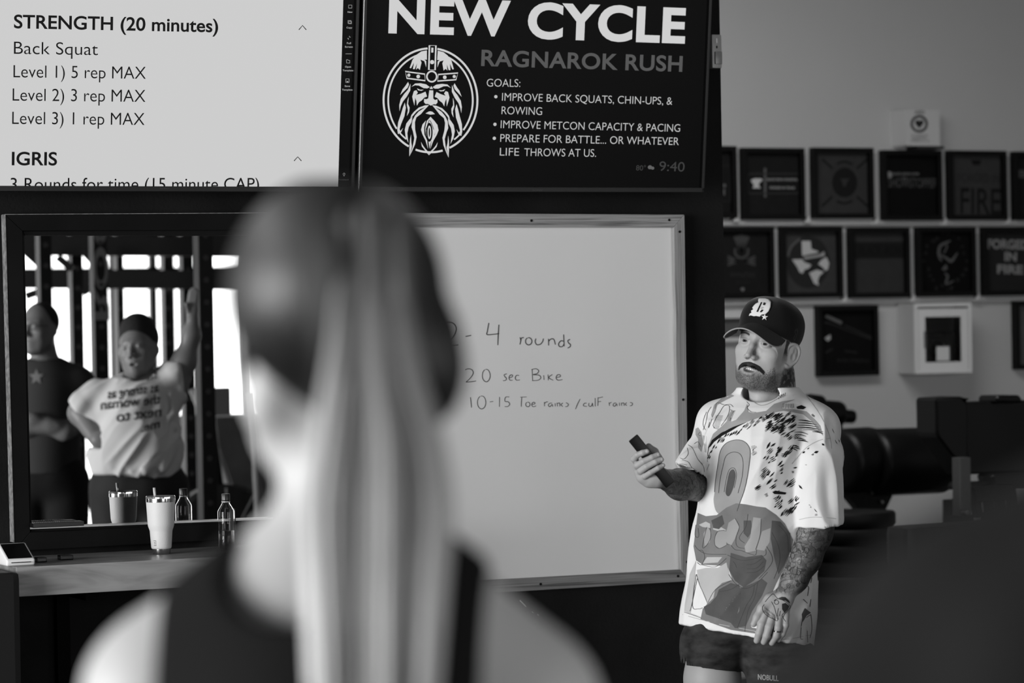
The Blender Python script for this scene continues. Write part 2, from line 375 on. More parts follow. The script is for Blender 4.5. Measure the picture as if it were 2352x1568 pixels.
# ---------- tumbler, bottle and small things on the shelf
def on_shelf(px, t):  # point on the shelf top at distance t from the wall, seen at column px
    x = P(px, 1270, -t)[0]; return np.array([x, -t, ZS])
white_enamel = mat('powder_coat', 205, rough=.5, spec=.4, bump=.15, bscale=400)
steel = mat('brushed_steel', 190, rough=.16, metal=1.0)
pT = on_shelf(371, .185); t_root = empty('insulated_tumbler', pT, 'tall white insulated tumbler with steel rim and clear straw on the shelf', 'tumbler')
MT = Matrix.Translation(Vector(pT)); kx = 1.0
b = B(); b.lathe([(.0255, .0), (.0262, .001), (.0275, .0165)], M=MT, capt=False); b.build('steel_base', steel, t_root, auto=40)
b = B(); b.lathe([(.0276, .0165), (.0295, .0175), (.0305, .022), (.0325, .05), (.0338, .068), (.0345, .072), (.0385, .083), (.0398, .09), (.0425, .14), (.0435, .157)], M=MT, capt=False, capb=False, n=56); b.build('body', white_enamel, t_root, smooth=True)
b = B(); b.lathe([(.0436, .157), (.0437, .1585), (.0437, .168), (.0425, .168)], M=MT, capt=False, capb=False, n=56); b.build('steel_rim', steel, t_root, auto=40)
clear = mat('clear_plastic', 250, rough=.05, trans=.9, ior=1.4, spec=.5)
b = B(); b.lathe([(.0425, .165), (.044, .169), (.044, .1735), (.042, .175), (.040, .1725), (.01, .1715)], M=MT, n=56); b.build('lid', clear, t_root, auto=35)
b = B(); b.tube([pT+(-.0165, 0, .165), pT+(-.0195, 0, .20)], .0042, 12); b.build('straw', mat('straw_plastic', 225, rough=.2, trans=.35), t_root, smooth=True)
pr_pts = [(-.031, .028), (-.0245, .028), (-.0245, .041), (-.031, .041)]
bb = B()
for (a0, a1, z0, z1) in [(205, 222, .0265, .028), (205, 222, .041, .0425), (220.5, 222, .028, .041), (207, 217, .0355, .037), (215, 216.6, .030, .037), (208, 209.5, .030, .034)]:
    R_ = .0338; vs = []
    for a in np.linspace(a0, a1, 5):
        for z in (z0, z1):
            r_ = np.interp(z, [.022, .05], [.0307, .0327]); vs.append(Vector(pT)+Vector((r_*cos(math.radians(a)), r_*sin(math.radians(a)), z)))
    vv = [bb.bm.verts.new(v) for v in vs]
    for i in range(4): bb.bm.faces.new((vv[2*i], vv[2*i+2], vv[2*i+3], vv[2*i+1]))
bb.build('logo', mat('logo_grey', 80), t_root)
pB = on_shelf(521, .20); broot = empty('water_bottle', pB, 'small clear plastic water bottle, half full, dark cap, on the shelf', 'bottle')
MB_ = Matrix.Translation(Vector(pB)) @ Matrix.Scale(1.0, 4)
hb = .178
def rprof(prof, n=8, twist=22.5, name='body', m=None, par=None, cap=True):
    bb = B(); MM = Matrix.Translation(Vector(pB)) @ Matrix.Rotation(math.radians(twist), 4, 'Z'); bb.lathe(prof, M=MM, n=n, capb=cap, capt=cap)
    return bb
bot = mat('bottle_plastic', 250, rough=.03, trans=1.0, ior=1.25, spec=.5)
b = B(); b.lathe([(.018, .0), (.0235, .006), (.0255, .014), (.0255, .045), (.0250, .047), (.0255, .049), (.0255, .118), (.0245, .123), (.013, .143), (.0118, .146), (.0118, .156)], M=MB_, n=32, capt=False)
o_ = b.build('body', bot, broot, auto=35); md = o_.modifiers.new('s', 'SOLIDIFY'); md.thickness = .0007
b = B(); b.lathe([(.016, .002), (.022, .0075), (.0240, .0145), (.0240, .062)], M=MB_, n=32); b.build('water', mat('water', 250, rough=.0, trans=1.0, ior=1.33), broot, auto=35)
b = B(); b.lathe([(.0128, .154), (.0128, .172), (.0118, .1735)], M=MB_, n=28); b.build('cap', mat('cap_dark', 38, rough=.35), broot, auto=35)
b = B(); b.lathe([(.0132, .148), (.0132, .151)], M=MB_, n=28); b.build('neck_ring', mat('neck_ring_plastic', 210, rough=.2, trans=.5), broot)
# black phone-like remote leaning behind the bottle
pk = on_shelf(541, .05); b = B(); b.box((0, 0, .055), (.014, .008, .125), bev=.003, M=Matrix.Translation(Vector((pk[0], -.045, ZS))) @ Matrix.Rotation(math.radians(-6), 4, 'X'))
tag(b.build('black_remote', mat('remote_black', 22, rough=.35)), label='slim black remote standing upright against the mirror behind the bottle', cat='remote')
# black remote on the mirror sill (left)
pa = P(72, 1200, -.05); pb_ = P(189, 1198, -.05)
b = B(); b.box(((pa[0]+pb_[0])/2, -.046, (pa[2]+pb_[2])/2-.006), (pb_[0]-pa[0], .045, .014), bev=.002)
rem = tag(b.build('keypad_remote', mat('remote_black', 22)), label='long black remote with rows of small keys on the mirror ledge', cat='remote')
b = B()
for i in range(22):
    for j in range(2):
        if i < 15 or j == 0: b.box((pa[0]+.008+i*.0058, -.058+j*.02, (pa[2]+pb_[2])/2+.0016), (.0036, .008, .0022), bev=.0004)
kb = b.build('keys', mat('key_grey', 90, rough=.4), rem); kb['kind'] = 'stuff'
# card reader
yr = -.30; q = on_shelf(10, .30); zt = ZS
croot = empty('card_reader', (q[0], -.30, ZS), 'white card payment terminal with a slanted black screen at the shelf end', 'card reader')
def Q(px, py, t): return P(px, py, -t)
# build as a wedge: front low edge, rear high edge
fl, fr = P(15, 1273, -.35), P(79, 1268, -.35); zf = ZS+.018; zb = ZS+.062
xF0, xF1 = fl[0]-.002, fr[0]; 
b = B(); wv = [(xF0, -.355, ZS+.0), (xF1, -.355, ZS), (xF1, -.255, ZS), (xF0, -.255, ZS)]
dx = .0
top = [(xF0, -.358, zf), (xF1, -.358, zf), (xF1, -.262, zb), (xF0, -.262, zb)]
va = [b.bm.verts.new(v) for v in wv]; vb = [b.bm.verts.new(v) for v in top]
b.bm.faces.new(va[::-1]); b.bm.faces.new(vb)
for i in range(4): b.bm.faces.new((va[i], va[(i+1) % 4], vb[(i+1) % 4], vb[i]))
bmesh.ops.bevel(b.bm, geom=b.bm.edges[:], offset=.007, segments=4, affect='EDGES', profile=.6)
b.build('housing', mat('reader_white', 235, rough=.35), croot, auto=45)
b = B(); nrm = Vector((0, -(zb-zf), .096)).normalized()
L4 = [Vector(t_) for t_ in top]; cc = sum(L4, Vector())/4
b.prism([cc+(v-cc)*.84+nrm*.0002 for v in L4], nrm, .0008); b.build('screen', mat('reader_screen', 8, rough=.25, spec=.3), croot)
b = B(); b.box(((xF0+xF1)/2, -.3582, ZS+.0105), ((xF1-xF0)*.68, .004, .0022)); b.build('card_slot', mat('slot_black', 8), croot)
for i, (px, t, wd_, lab) in enumerate([(93, .26, .030, 'small black plastic block beside the card reader on the shelf'), (150, .22, .040, 'black plastic puck lying alone on the shelf before the mirror frame')]):
    q = on_shelf(px, t); b = B(); b.box((q[0], q[1], ZS+.0075), (wd_, .034, .015), bev=.004); tag(b.build('plastic_dongle', mat('dongle_black', 20, rough=.25)), label=lab, cat='gadget')
# ================================================================== TELEVISIONS (tilted forward about their bottom edge)
tilt = math.radians(6.9)
def tvplane(Y): return Plane((0, Y, float(P(1200, 432, Y)[2])), (1, 0, 0), (0, -sin(tilt), cos(tilt)))
YT = -.13
TP = tvplane(YT)
tvb = mat('tv_bezel', 16, rough=.35, spec=.4)
def tv(name, x0, x1, label, vb, sidebar=None):
    """x0,x1: TV edges in plane units; vb: bottom"""
    H = .715; r = empty(name, TP.at((x0+x1)/2, vb, -.03), label, 'television')
    M4 = rotM(TP.at(0, 0, 0), TP.u, TP.v, TP.n)
    b = B(); b.box(((x0+x1)/2, vb+H/2, -.028), (x1-x0, H, .04), bev=.004, M=M4); b.build('rear_shell', tvb, r)
    b = B(); bz = .011; zb_ = .004
    b.box(((x0+x1)/2, vb+bz*.75, 0), (x1-x0, bz*1.5, .018), bev=.002, M=M4); b.box(((x0+x1)/2, vb+H-bz/2, 0), (x1-x0, bz, .018), bev=.002, M=M4)
    b.box((x0+bz/2, vb+H/2, 0), (bz, H-.002, .018), bev=.002, M=M4); b.box((x1-bz/2, vb+H/2, 0), (bz, H-.002, .018), bev=.002, M=M4)
    b.build('bezel', tvb, r)
    b = B(); b.box(((x0+x1)/2, .25+vb, -.085), (.35, .3, .06), M=M4); b.build('wall_mount', tvb, r)
    return r
uL = TP.uv(812, 430)[0]; uR0 = TP.uv(822, 430)[0]; uR1 = TP.uv(1615.5, 434)[0]; vb1 = TP.uv(376, 440)[1]; vb2 = TP.uv(1230, 441)[1]
TVH = .715
tvR = tv('television', uR0, uR1, 'right wall television with a black slide reading NEW CYCLE', vb2)
tvL = tv('television', uL-(uR1-uR0)-.04, uL, 'left wall television with a white screen reading STRENGTH (20 minutes)', vb1)
def plq(name, q, m, par, h): # quad in plane coordinates
    u0, v0, u1, v1 = q; b = B(); b.poly([TP.at(u0, v0, h), TP.at(u1, v0, h), TP.at(u1, v1, h), TP.at(u0, v1, h)]); o = b.build(name, m, par)
    if sum(p.normal.dot(Vector(TP.n)) for p in o.data.polygons) < 0: o.data.flip_normals()
    return o
vs1 = TP.uv(376, 428)[1]
plq('screen', (uR0+.008, vb2+.012, uR1-.008, vb2+.70), emis('screen_black', 5), tvR, -.001)
us = TP.uv(777, 424)[0]
plq('screen', (uL-(uR1-uR0)-.03, vb1+.01, us, vb1+.70), emis('screen_white', 203), tvL, -.001)
plq('screen_sidebar', (us, vb1+.01, uL-.008, vb1+.70), emis('screen_black', 5), tvL, -.001)
slv = mat('bezel_silver', 190, rough=.25, metal=.9)
M4 = rotM(TP.at(0, 0, 0), TP.u, TP.v, TP.n)
b = B(); b.box((uR0-.0012, vb2+.35, .004), (.0016, .70, .014), M=M4); b.build('bezel_edge', slv, tvR)
dk = emis('text_dark', 22)
W_ = emis('text_white', 205); G_ = emis('text_grey', 84)
def tx(body, A, Bp, h, m, par, bold=0.0, **k): return text_on(TP, body, A, Bp, h, m, 'lettering', par, bold, off=-.0004, **k)
tx('STRENGTH (20 minutes)', (32, 65), (501, 74.5), 31.5, dk, tvL, .018)
tx('Back Squat', (32, 123.5), (225, 126.5), 28, dk, tvL, -.005)
tx('Level 1) 5 rep MAX', (31, 177.5), (335, 181), 28, dk, tvL, -.005)
tx('Level 2) 3 rep MAX', (29, 231), (334, 234), 28, dk, tvL, -.005)
tx('Level 3) 1 rep MAX', (28, 284.5), (332, 287), 28, dk, tvL, -.005)
tx('IGRIS', (27, 379.5), (131, 380), 31, dk, tvL, .018)
tx('3 Rounds for time (15 minute CAP)', (24, 437), (595, 436), 28.5, dk, tvL, clip=vb1+.0125)
pr = Print(TP, -.0004); pr.stroke([(686.5, 68.5), (695, 58.5), (703.5, 68.5)], 2, smooth=False); pr.stroke([(675.5, 369.5), (684, 360), (692.5, 369.5)], 2, smooth=False); pr.build('arrow_icon', dk, tvL)
tx('SONY', (365, 434), (388, 434), 3.5, mat('tv_logo', 70), tvL, .01)
bpy.data.objects
lt = [o for o in tvL.children if o.name.startswith('lettering')][-1] if tvL.children else None
text_on(TP, 'SONY', (1220, 438), (1244, 438), 3.5, mat('tv_logo', 70), 'lettering', tvR, .01, off=.0098)
for o in bpy.data.objects:
    if o.parent == tvL and o.name.startswith('lettering') and o.data.materials and o.data.materials[0].name == 'tv_logo':
        for v in o.data.vertices: v.co += Vector(TP.n*.0102)
# sidebar icons
Z2 = lambda x, y: (760+x/3.5625, y/3.5625)
si = emis('text_side', 165)
for t_, x0, x1, y, in [('New', 137, 177, 105), ('Copy', 128, 175, 233), ('Full', 131, 165, 360), ('Screen', 115, 179, 390), ('Open', 116, 165, 553), ('Template', 97, 183, 583), ('Save', 113, 157, 711), ('Template', 91, 177, 741)]:
    text_on(TP, t_, (x0, y), (x1, y), 14, si, 'lettering', tvL, .02, off=-.0004, zf=Z2)
text_on(TP, 'Feedback', (63, 1476), (149, 1476), 12, emis('text_dim', 80), 'lettering', tvL, .01, off=-.0004, zf=Z2)
pr = Print(TP, -.0004, Z2)
def rring(x0, y0, x1, y1, w=4): pr.stroke([(x0, y0), (x1, y0), (x1, y1), (x0, y1)], w, smooth=False, closed=True)
rring(145, 42, 172, 66); rring(140, 168, 165, 190); rring(146, 174, 169, 194); pr.stroke([(152, 294), (152, 304), (162, 304)], 4, smooth=False); pr.stroke([(136, 314), (144, 314), (144, 324)], 4, smooth=False)
pr.stroke([(120, 440), (170, 440)], 3); pr.stroke([(128, 488), (138, 488), (143, 494), (155, 494), (156, 515), (128, 515)], 4, smooth=False, closed=True); rring(123, 645, 149, 675); pr.poly([(130, 663), (142, 663), (142, 675), (130, 675)])
pr.stroke([(100, 1422), (108, 1414), (116, 1422), (112, 1434), (104, 1434)], 3, smooth=False, closed=True); pr.stroke([(103, 1440), (113, 1440)], 2.5); pr.build('sidebar_icons', si, tvL)
# slide text
tx('NEW', (892, 76.5), (1171, 84), 84, W_, tvR, .035, spacing=1.06)
tx('CYCLE', (1211, 88.5), (1573, 100.5), 84, W_, tvR, .035, spacing=1.06)
tx('RAGNAROK RUSH', (1105, 151.5), (1567, 165), 37.5, G_, tvR, .022, spacing=1.04)
W2 = emis('text_white_soft', 190)
for t_, A, Bq in [('GOALS:', (1118, 198.5), (1195, 199.5)), ('IMPROVE BACK SQUATS, CHIN-UPS, &', (1153, 231), (1544, 240.5)), ('ROWING', (1152, 262), (1245, 264)), ('IMPROVE METCON CAPACITY & PACING', (1150, 294), (1562, 302.5)), ('PREPARE FOR BATTLE... OR WHATEVER', (1149, 325.5), (1559, 333)), ('LIFE', (1148, 357), (1192, 357.5)), ('THROWS AT US.', (1204, 358), (1369, 360))]:
    tx(t_, A, Bq, 17.5, W2, tvR, -.007)
pr = Print(TP, -.0004)
for c in [(1139, 222), (1137, 285.5), (1135.5, 317.5)]: pr.ell(c, 3.8, 3.8)
pr.build('bullet_points', W2, tvR)
GD = emis('text_dimmer', 62)
tx('80°', (1461, 391), (1483, 391.5), 11.5, GD, tvR); tx('9:40', (1514, 392), (1572, 394), 21.5, GD, tvR)
pr = Print(TP, -.0004); pr.ell((1493, 384), 5, 4.5); pr.ell((1499, 386), 4, 3.5); pr.build('cloud_icon', emis('text_dim2', 95), tvR)
# emblem: bearded head in a horned helmet band inside two rings
pr = Print(TP, -.0005, Z2)
cx, cy = 815.5, 820.5
def arc(rx, ry, a0, a1, w, n=40):
    pts = [(cx+rx*cos(math.radians(a0+(a1-a0)*i/n)), cy+ry*sin(math.radians(a0+(a1-a0)*i/n))) for i in range(n+1)]
    pr.stroke(pts, w, smooth=False)
arc(384, 425, 117.6, 266.5, 16)
arc(384, 425, -81.5, 66, 16); arc(384, 425, 75, 108.5, 16)
arc(346, 387, 143, 252, 14); arc(346, 387, -65, 39, 14); arc(346, 387, 125, 136, 12); arc(346, 387, 45, 56, 12)
def mir(p): xa = 832-(p[1]-365)*29/905.; x2 = 2*xa-p[0]; return (x2, p[1]+.029*(x2-p[0]))
def both(pts, smooth=False): pr.poly(pts, smooth); pr.poly([mir(q) for q in pts][::-1], smooth)
both([(786, 412), (740, 421), (702, 447), (668, 490), (645, 556), (657, 558), (680, 512), (672, 565), (686, 566), (706, 518), (697, 570), (712, 556), (728, 572), (742, 512), (733, 488), (765, 500), (780, 550), (781, 500), (765, 488), (786, 488)])
both([(660, 710), (690, 683), (735, 681), (780, 690), (810, 713), (790, 723), (760, 721), (720, 700), (690, 697)])
both([(705, 722), (730, 734), (760, 734), (742, 743), (715, 739)])
both([(680, 745), (700, 738), (712, 758), (698, 777), (740, 765), (775, 750), (787, 790), (765, 798), (745, 820), (722, 835), (704, 864), (700, 825), (690, 800), (684, 864), (672, 820), (666, 790)])
both([(803, 860), (770, 862), (720, 880), (680, 915), (660, 940), (650, 968), (668, 952), (700, 915), (735, 890), (775, 876), (720, 912), (690, 945), (668, 985), (660, 1040), (672, 1075), (683, 1130), (670, 1200), (642, 1280), (662, 1242), (690, 1180), (702, 1120), (690, 1060), (688, 1000), (700, 960), (738, 932), (765, 900)])
both([(632, 670), (640, 690), (628, 718), (600, 745), (567, 777), (588, 730), (612, 700)])
both([(652, 685), (650, 740), (622, 790), (590, 830), (572, 870), (562, 910), (560, 860), (572, 810), (600, 768), (630, 735)])
both([(638, 790), (632, 850), (645, 880), (640, 918), (622, 950), (631, 900), (622, 860), (627, 820)])
both([(605, 840), (614, 880), (602, 950), (577, 1010), (562, 1055), (570, 1072), (592, 1045), (574, 1085), (550, 1097), (544, 1060), (551, 1000), (575, 930), (590, 880)])
both([(668, 955), (660, 1000), (637, 1040), (626, 1090), (634, 1168), (612, 1120), (605, 1060), (618, 1010), (645, 975)])
both([(657, 1100), (658, 1160), (664, 1200), (642, 1280), (643, 1200), (648, 1140)])
both([(778, 985), (750, 1018), (738, 1062), (750, 1100), (775, 1150), (795, 1218), (789, 1150), (766, 1100), (763, 1045)])
both([(738, 1160), (745, 1197), (772, 1232), (803, 1270), (801, 1247), (772, 1215), (754, 1190)])
pr.poly([(816, 955), (785, 990), (772, 1050), (780, 1110), (800, 1160), (807, 1215), (820, 1160), (846, 1112), (860, 1052), (850, 992)])
pr.poly([(806, 738), (797, 805), (780, 812), (764, 808), (762, 835), (775, 850), (795, 850), (819, 864), (842, 852), (860, 854), (873, 838), (872, 812), (852, 818), (838, 806), (838, 740)])
pr.poly([(822, 703), (808, 727), (836, 728)]); pr.poly([(775, 928), (800, 913), (815, 910), (832, 915), (852, 933), (815, 938)])
def ring4(q, w): pr.stroke(q, w, smooth=False, closed=True)
ring4([(610, 585), (768, 606), (772, 660), (622, 640)], 11); ring4([mir(q) for q in [(610, 585), (768, 606), (772, 660), (622, 640)]], 11)
ring4([(807, 372), (860, 373), (853, 572), (802, 570)], 13)
for c, r_ in [((638, 615), 13), ((715, 626), 15), ((829, 508), 17)]:
    pr.ell(c, r_, r_)
    if c[0] < 800: pr.ell(mir(c), r_, r_)
pr.stroke([(831, 390), (830, 430)], 17)
pr.stroke([(826+40*cos(a), 626+43*sin(a)) for a in np.linspace(0, 2*pi, 25)[:-1]], 13, smooth=False, closed=True)
emb = pr.build('emblem', W_, tvR); tag(emb, label='white line emblem of a long-bearded head with a helmet inside two rings')
pr = Print(TP, -.00025, Z2); pr.ell((826, 626), 34, 36); pr.ell((806, 1082), 27, 78)
pr.stroke([(805, 980), (792, 1020), (778, 1060)], 5); pr.stroke([(812, 985), (828, 1020), (842, 1060)], 5); pr.build('emblem_cutouts', emis('screen_black', 5), tvR)
pr = Print(TP, -.0001, Z2); pr.ell((806, 1082), 15, 55); pr.build('emblem_centre', W_, tvR)
pr = Print(TP, .0001, Z2); pr.ell((806, 1082), 6, 38); pr.build('emblem_slit', emis('screen_black', 5), tvR)

# motion sensor on the right end of the partition
px0 = P(1646, 118, -.02)
sr = empty('motion_sensor', P(1648, 118, 0), 'small white motion sensor box at the right edge of the black wall', 'sensor')
c = P(1645.5, 118, -.04)
b = B(); b.box((c[0], -.022, c[2]), (.037, .045, .112), bev=.006); b.build('housing', mat('sensor_white', 175, rough=.35), sr, auto=40)
b = B(); b.box((c[0]+.003, -.047, c[2]-.022), (.026, .008, .042), bev=.003); b.build('lens_window', mat('sensor_lens', 150, rough=.25), sr, auto=40)
b = B(); b.box((c[0]-.001, -.0455, c[2]+.014), (.004, .003, .008)); b.build('led_slot', mat('led_dark', 15), sr)
b = B(); b.box((c[0]-.002, -.0455, c[2]+.035), (.006, .004, .016), bev=.001); b.build('indicator', mat('indicator_white', 245, rough=.2), sr)
# ================================================================== FRAMES ON THE BACK WALL
YF = YB-.045
fr_m = mat('frame_black', 12, rough=.5, spec=.25)
def frame(x0, x1, y0, y1, tee, label, sz=.345, rim=.024, draw=None):
    c = P((x0+x1)/2+4.5, (y0+y1)/2, YF); X, Z = c[0], c[2]
    r = empty('picture_frame', (X, YB, Z-sz/2), label, 'picture frame', 'framed shirts on the back wall')
    b = B(); h = sz/2
    b.box((X, YF+.022, Z+h-rim/2), (sz, .044, rim), bev=.003); b.box((X, YF+.022, Z-h+rim/2), (sz, .044, rim), bev=.003)
    b.box((X-h+rim/2, YF+.022, Z), (rim, .044, sz-2*rim+.004), bev=.003); b.box((X+h-rim/2, YF+.022, Z), (rim, .044, sz-2*rim+.004), bev=.003)
    b.build('frame_border', fr_m, r)
    b = B(); b.box((X, YF+.03, Z), (sz-2*rim+.004, .006, sz-2*rim+.004)); b.build('shirt_fabric', mat('tee_%d' % tee, tee, rough=.95, spec=.1, noise=.08, nscale=20), r)
    pl = wallplane(YF+.0268)
    if draw: draw(r, pl)
    return r
def T_(r, pl, s, A, Bq, h, v, bold=.0): text_on(pl, s, A, Bq, h, mat('ink_%d' % v, v, rough=.9, spec=.1), 'lettering', r, bold)
def K_(r, pl, fn, v, name='shirt_print'):
    p = Print(pl, .0006); fn(p); return p.build(name, mat('ink_%d' % v, v, rough=.9, spec=.1), r)
def d_partial(r, pl):
    K_(r, pl, lambda p: p.stroke([(1640, 380), (1678, 380), (1678, 462), (1640, 462)], 4, smooth=False, closed=True), 52)
    K_(r, pl, lambda p: (p.ell((1664, 426), 4, 4), p.stroke([(1663, 434), (1663, 448)], 4)), 100)
frame(1545, 1690, 337, 498, 36, 'black framed dark shirt half hidden behind the black wall edge, top row', draw=d_partial)
def d_anvil(r, pl):
    K_(r, pl, lambda p: p.stroke([(1719, 399), (1837, 399), (1837, 444), (1719, 444)], 3.5, smooth=False, closed=True), 58)
    K_(r, pl, lambda p: p.stroke([(1757, 386), (1757.5, 453)], 5, smooth=False), 100)
    K_(r, pl, lambda p: p.poly([(1725, 413), (1733, 410), (1748, 410), (1752, 413), (1745, 419), (1742, 425), (1747, 432), (1728, 432), (1732, 425), (1727, 419)]), 205, 'anvil_print')
    T_(r, pl, 'BLACK IRON ATHLETICS', (1762, 414.5), (1831, 415), 5.2, 160, .03); T_(r, pl, 'FORGED IN TEXAS', (1768, 433.5), (1825, 434), 5.2, 160, .03)
frame(1700, 1850, 340, 503, 38, 'black framed dark shirt with a white anvil beside a vertical bar, top row', draw=d_anvil)
def d_cross(r, pl):
    def f(p):
        for a in ((1, 1), (-1, 1), (1, -1), (-1, -1)): p.stroke([(1940+a[0]*28, 419+a[1]*32), (1940+a[0]*52, 419+a[1]*54)], 5, smooth=False)
        p.ell((1940, 419), 29, 34); p.stroke([(1922, 376), (1940, 371), (1958, 377)], 5); p.stroke([(1922, 462), (1940, 467), (1958, 461)], 5)
    K_(r, pl, f, 38)
    p = Print(pl, .001); p.poly([(1930, 410), (1952, 410), (1945, 418), (1942, 428), (1937, 428), (1934, 418)]); p.build('shirt_print', mat('ink_60', 60, rough=.9, spec=.1), r)
frame(1862, 2008, 339, 501, 62, 'black framed charcoal shirt with a dark disc over crossed bars, top row', draw=d_cross)
def d_show(r, pl):
    T_(r, pl, 'BLACK IRON GYM', (2047, 402), (2110, 402.5), 6, 120, .03); T_(r, pl, 'THE', (2071, 414), (2083, 416), 8, 120, .03)
    T_(r, pl, 'SHOWSTOPPER', (2040, 430), (2153, 431.5), 22, 75, .02)
    K_(r, pl, lambda p: p.poly([(2039, 394), (2045, 394), (2049, 404), (2045, 409), (2040, 409)]), 150)
frame(2020, 2167, 345, 505, 26, 'black framed black shirt with SHOWSTOPPER in grey capitals, top row', draw=d_show)
def d_fire(r, pl):
    T_(r, pl, 'FIRE', (2206, 491), (2298, 493), 60, 36, .01); T_(r, pl, 'FORGED IN', (2200, 418), (2296, 420), 20, 50, .0)
    K_(r, pl, lambda p: p.poly([(2230, 367), (2254, 368), (2250, 379), (2235, 379)]), 34)
frame(2175, 2313, 347, 503, 64, 'black framed charcoal shirt with tall dark FIRE lettering, top row', draw=d_fire)
frame(2322, 2462, 350, 503, 38, 'black framed dark shirt cut off by the right picture edge, top row', draw=lambda r, pl: T_(r, pl, 'BLACK', (2340, 408), (2430, 409), 18, 90, .04))
def d_crown(r, pl):
    def f(p):
        for k in range(9):
            a = math.radians(-90+(k-4)*11); p.stroke([(1703, 585), (1703+48*sin(a+pi/2)*.5, 537+abs(k-4)*1.5)], (2, 6, 4), smooth=False)
        p.stroke([(1688, 570), (1690, 585), (1703, 592), (1716, 585), (1718, 570)], 5)
        for s_ in (-1, 1):
            for k in range(4): p.stroke([(1703+s_*6, 600), (1703+s_*32, 588+k*7)], 4, smooth=False)
    K_(r, pl, f, 78)
    T_(r, pl, 'WINTER', (1676, 637), (1736, 637.5), 12, 52, .02); T_(r, pl, 'IRON', (1690, 652), (1722, 652), 9, 46, .02)
    K_(r, pl, lambda p: p.poly([(1701, 662), (1705, 660), (1710, 662), (1708, 668), (1704, 669)]), 120)
frame(1632, 1777, 521, 685, 38, 'black framed dark shirt with a grey plumed emblem, second row beside the black wall', draw=d_crown)
def d_texas(r, pl):
    Z = lambda x, y: (1660+x/8.11, 515+y/8.11)
    p = Print(pl, .0004, Z); p.ell((1590, 700), 400, 490); p.build('shirt_print', mat('ink_50', 50, rough=.9, spec=.1), r)
    p = Print(pl, .0008, Z); w = mat('ink_200', 200, rough=.9, spec=.1)
    p.poly([(1470, 310), (1635, 310), (1650, 460), (1780, 505), (1770, 530), (1560, 570), (1490, 590), (1475, 560)]); p.poly([(1290, 655), (1480, 650), (1510, 700), (1650, 755), (1600, 820), (1520, 845), (1490, 915), (1430, 890), (1390, 800)])
    p.poly([(1930, 610), (1980, 720), (1960, 830), (1920, 870), (1860, 800), (1775, 740), (1840, 660)]); p.poly([(1750, 845), (1885, 885), (1800, 960), (1770, 1050), (1785, 1140), (1700, 1100), (1610, 905)]); p.build('state_shape', w, r)
    p = Print(pl, .001, Z); p.poly([(1510, 610), (1800, 560), (1890, 500), (1900, 590), (1520, 655)]); p.build('hat_band', mat('ink_165', 165, rough=.9), r)
    p = Print(pl, .0008, Z); p.stroke([(1215, 600), (1240, 500), (1300, 390), (1440, 270)], 38); p.build('ring_text', mat('ink_95', 95, rough=.9), r)
frame(1790, 1936, 520, 683, 66, 'black framed grey shirt with a pale Texas-shaped emblem in a circle', draw=d_texas)
frame(1946, 2092, 521, 684, 60, 'black framed plain grey shirt with a darker chest band, second row', draw=lambda r, pl: (K_(r, pl, lambda p: p.poly([(1964, 556), (2078, 555), (2078, 593), (1964, 594)]), 40), T_(r, pl, 'BLACK IRON', (1974, 586), (2070, 586), 22, 32, .02)))
def d_orn(r, pl):
    Z = lambda x, y: (1940+x/5.709, 515+y/5.709)
    def f(p):
        p.z = Z; p.stroke([(1390, 215), (1330, 240), (1250, 290), (1235, 400), (1270, 480)], (14, 34, 40, 20)); p.stroke([(1250, 400), (1330, 440), (1400, 480), (1480, 370)], (20, 30, 44, 12))
        p.stroke([(1300, 380), (1340, 300), (1330, 250)], 18); p.poly([(1270, 590), (1330, 520), (1350, 580), (1310, 605)]); p.stroke([(1310, 640), (1350, 680), (1330, 780), (1430, 740)], (14, 30, 24, 14)); p.poly([(1385, 825), (1410, 810), (1420, 845), (1400, 850)])
        for i in range(26):
            a = i*2*pi/26; q = (1320+270*cos(a)*rr.uniform(.85, 1.1), 480+370*sin(a)*rr.uniform(.85, 1.1))
    K_(r, pl, f, 92)
    def g(p):
        p.z = Z
        for i in range(22):
            a = i*2*pi/22; q = (1320+265*cos(a)*rr.uniform(.85, 1.1), 480+360*sin(a)*rr.uniform(.9, 1.1)); p.ell(q, rr.uniform(14, 34), rr.uniform(14, 34), n=7)
    K_(r, pl, g, 42, 'print_specks')
frame(2102, 2243, 520, 681, 24, 'black framed black shirt with a curling ornament print, second row', draw=d_orn)
frame(2252, 2392, 520, 679, 46, 'black framed shirt reading FORGED IN FIRE, second row at the right edge', draw=lambda r, pl: (T_(r, pl, 'FORGED', (2268, 571), (2362, 573), 22, 140, .04), T_(r, pl, 'IN', (2307, 599), (2335, 600), 21, 140, .04), T_(r, pl, 'FIRE', (2290, 628), (2350, 630), 21, 140, .04)))
def d_slant(r, pl):
    Z = lambda x, y: (1860+x/4.78, 680+y/4.78)
    def f(p): p.z = Z; p.stroke([(175, 215), (350, 295)], 34, smooth=False)
    K_(r, pl, f, 100)
    def g(p):
        p.z = Z; p.poly([(160, 460), (225, 420), (230, 470), (195, 495)])
    K_(r, pl, g, 170)
    def h(p):
        p.z = Z; p.stroke([(160, 290), (240, 305), (480, 400), (680, 470)], (22, 14, 12, 22)); p.stroke([(380, 320), (680, 450)], 16); p.stroke([(170, 620), (250, 580)], 18); p.stroke([(380, 600), (520, 620)], 14)
    K_(r, pl, h, 50)
    T_(r, pl, 'IRON STRONG', Z(300, 725), Z(650, 730), 8, 48, .02)
frame(1873, 2019, 702, 862, 26, 'black framed black shirt with slanting white print, third row beside the cabinet', draw=d_slant)
frame(2325, 2465, 690, 847, 90, 'black framed grey print cut off by the right picture edge, third row')
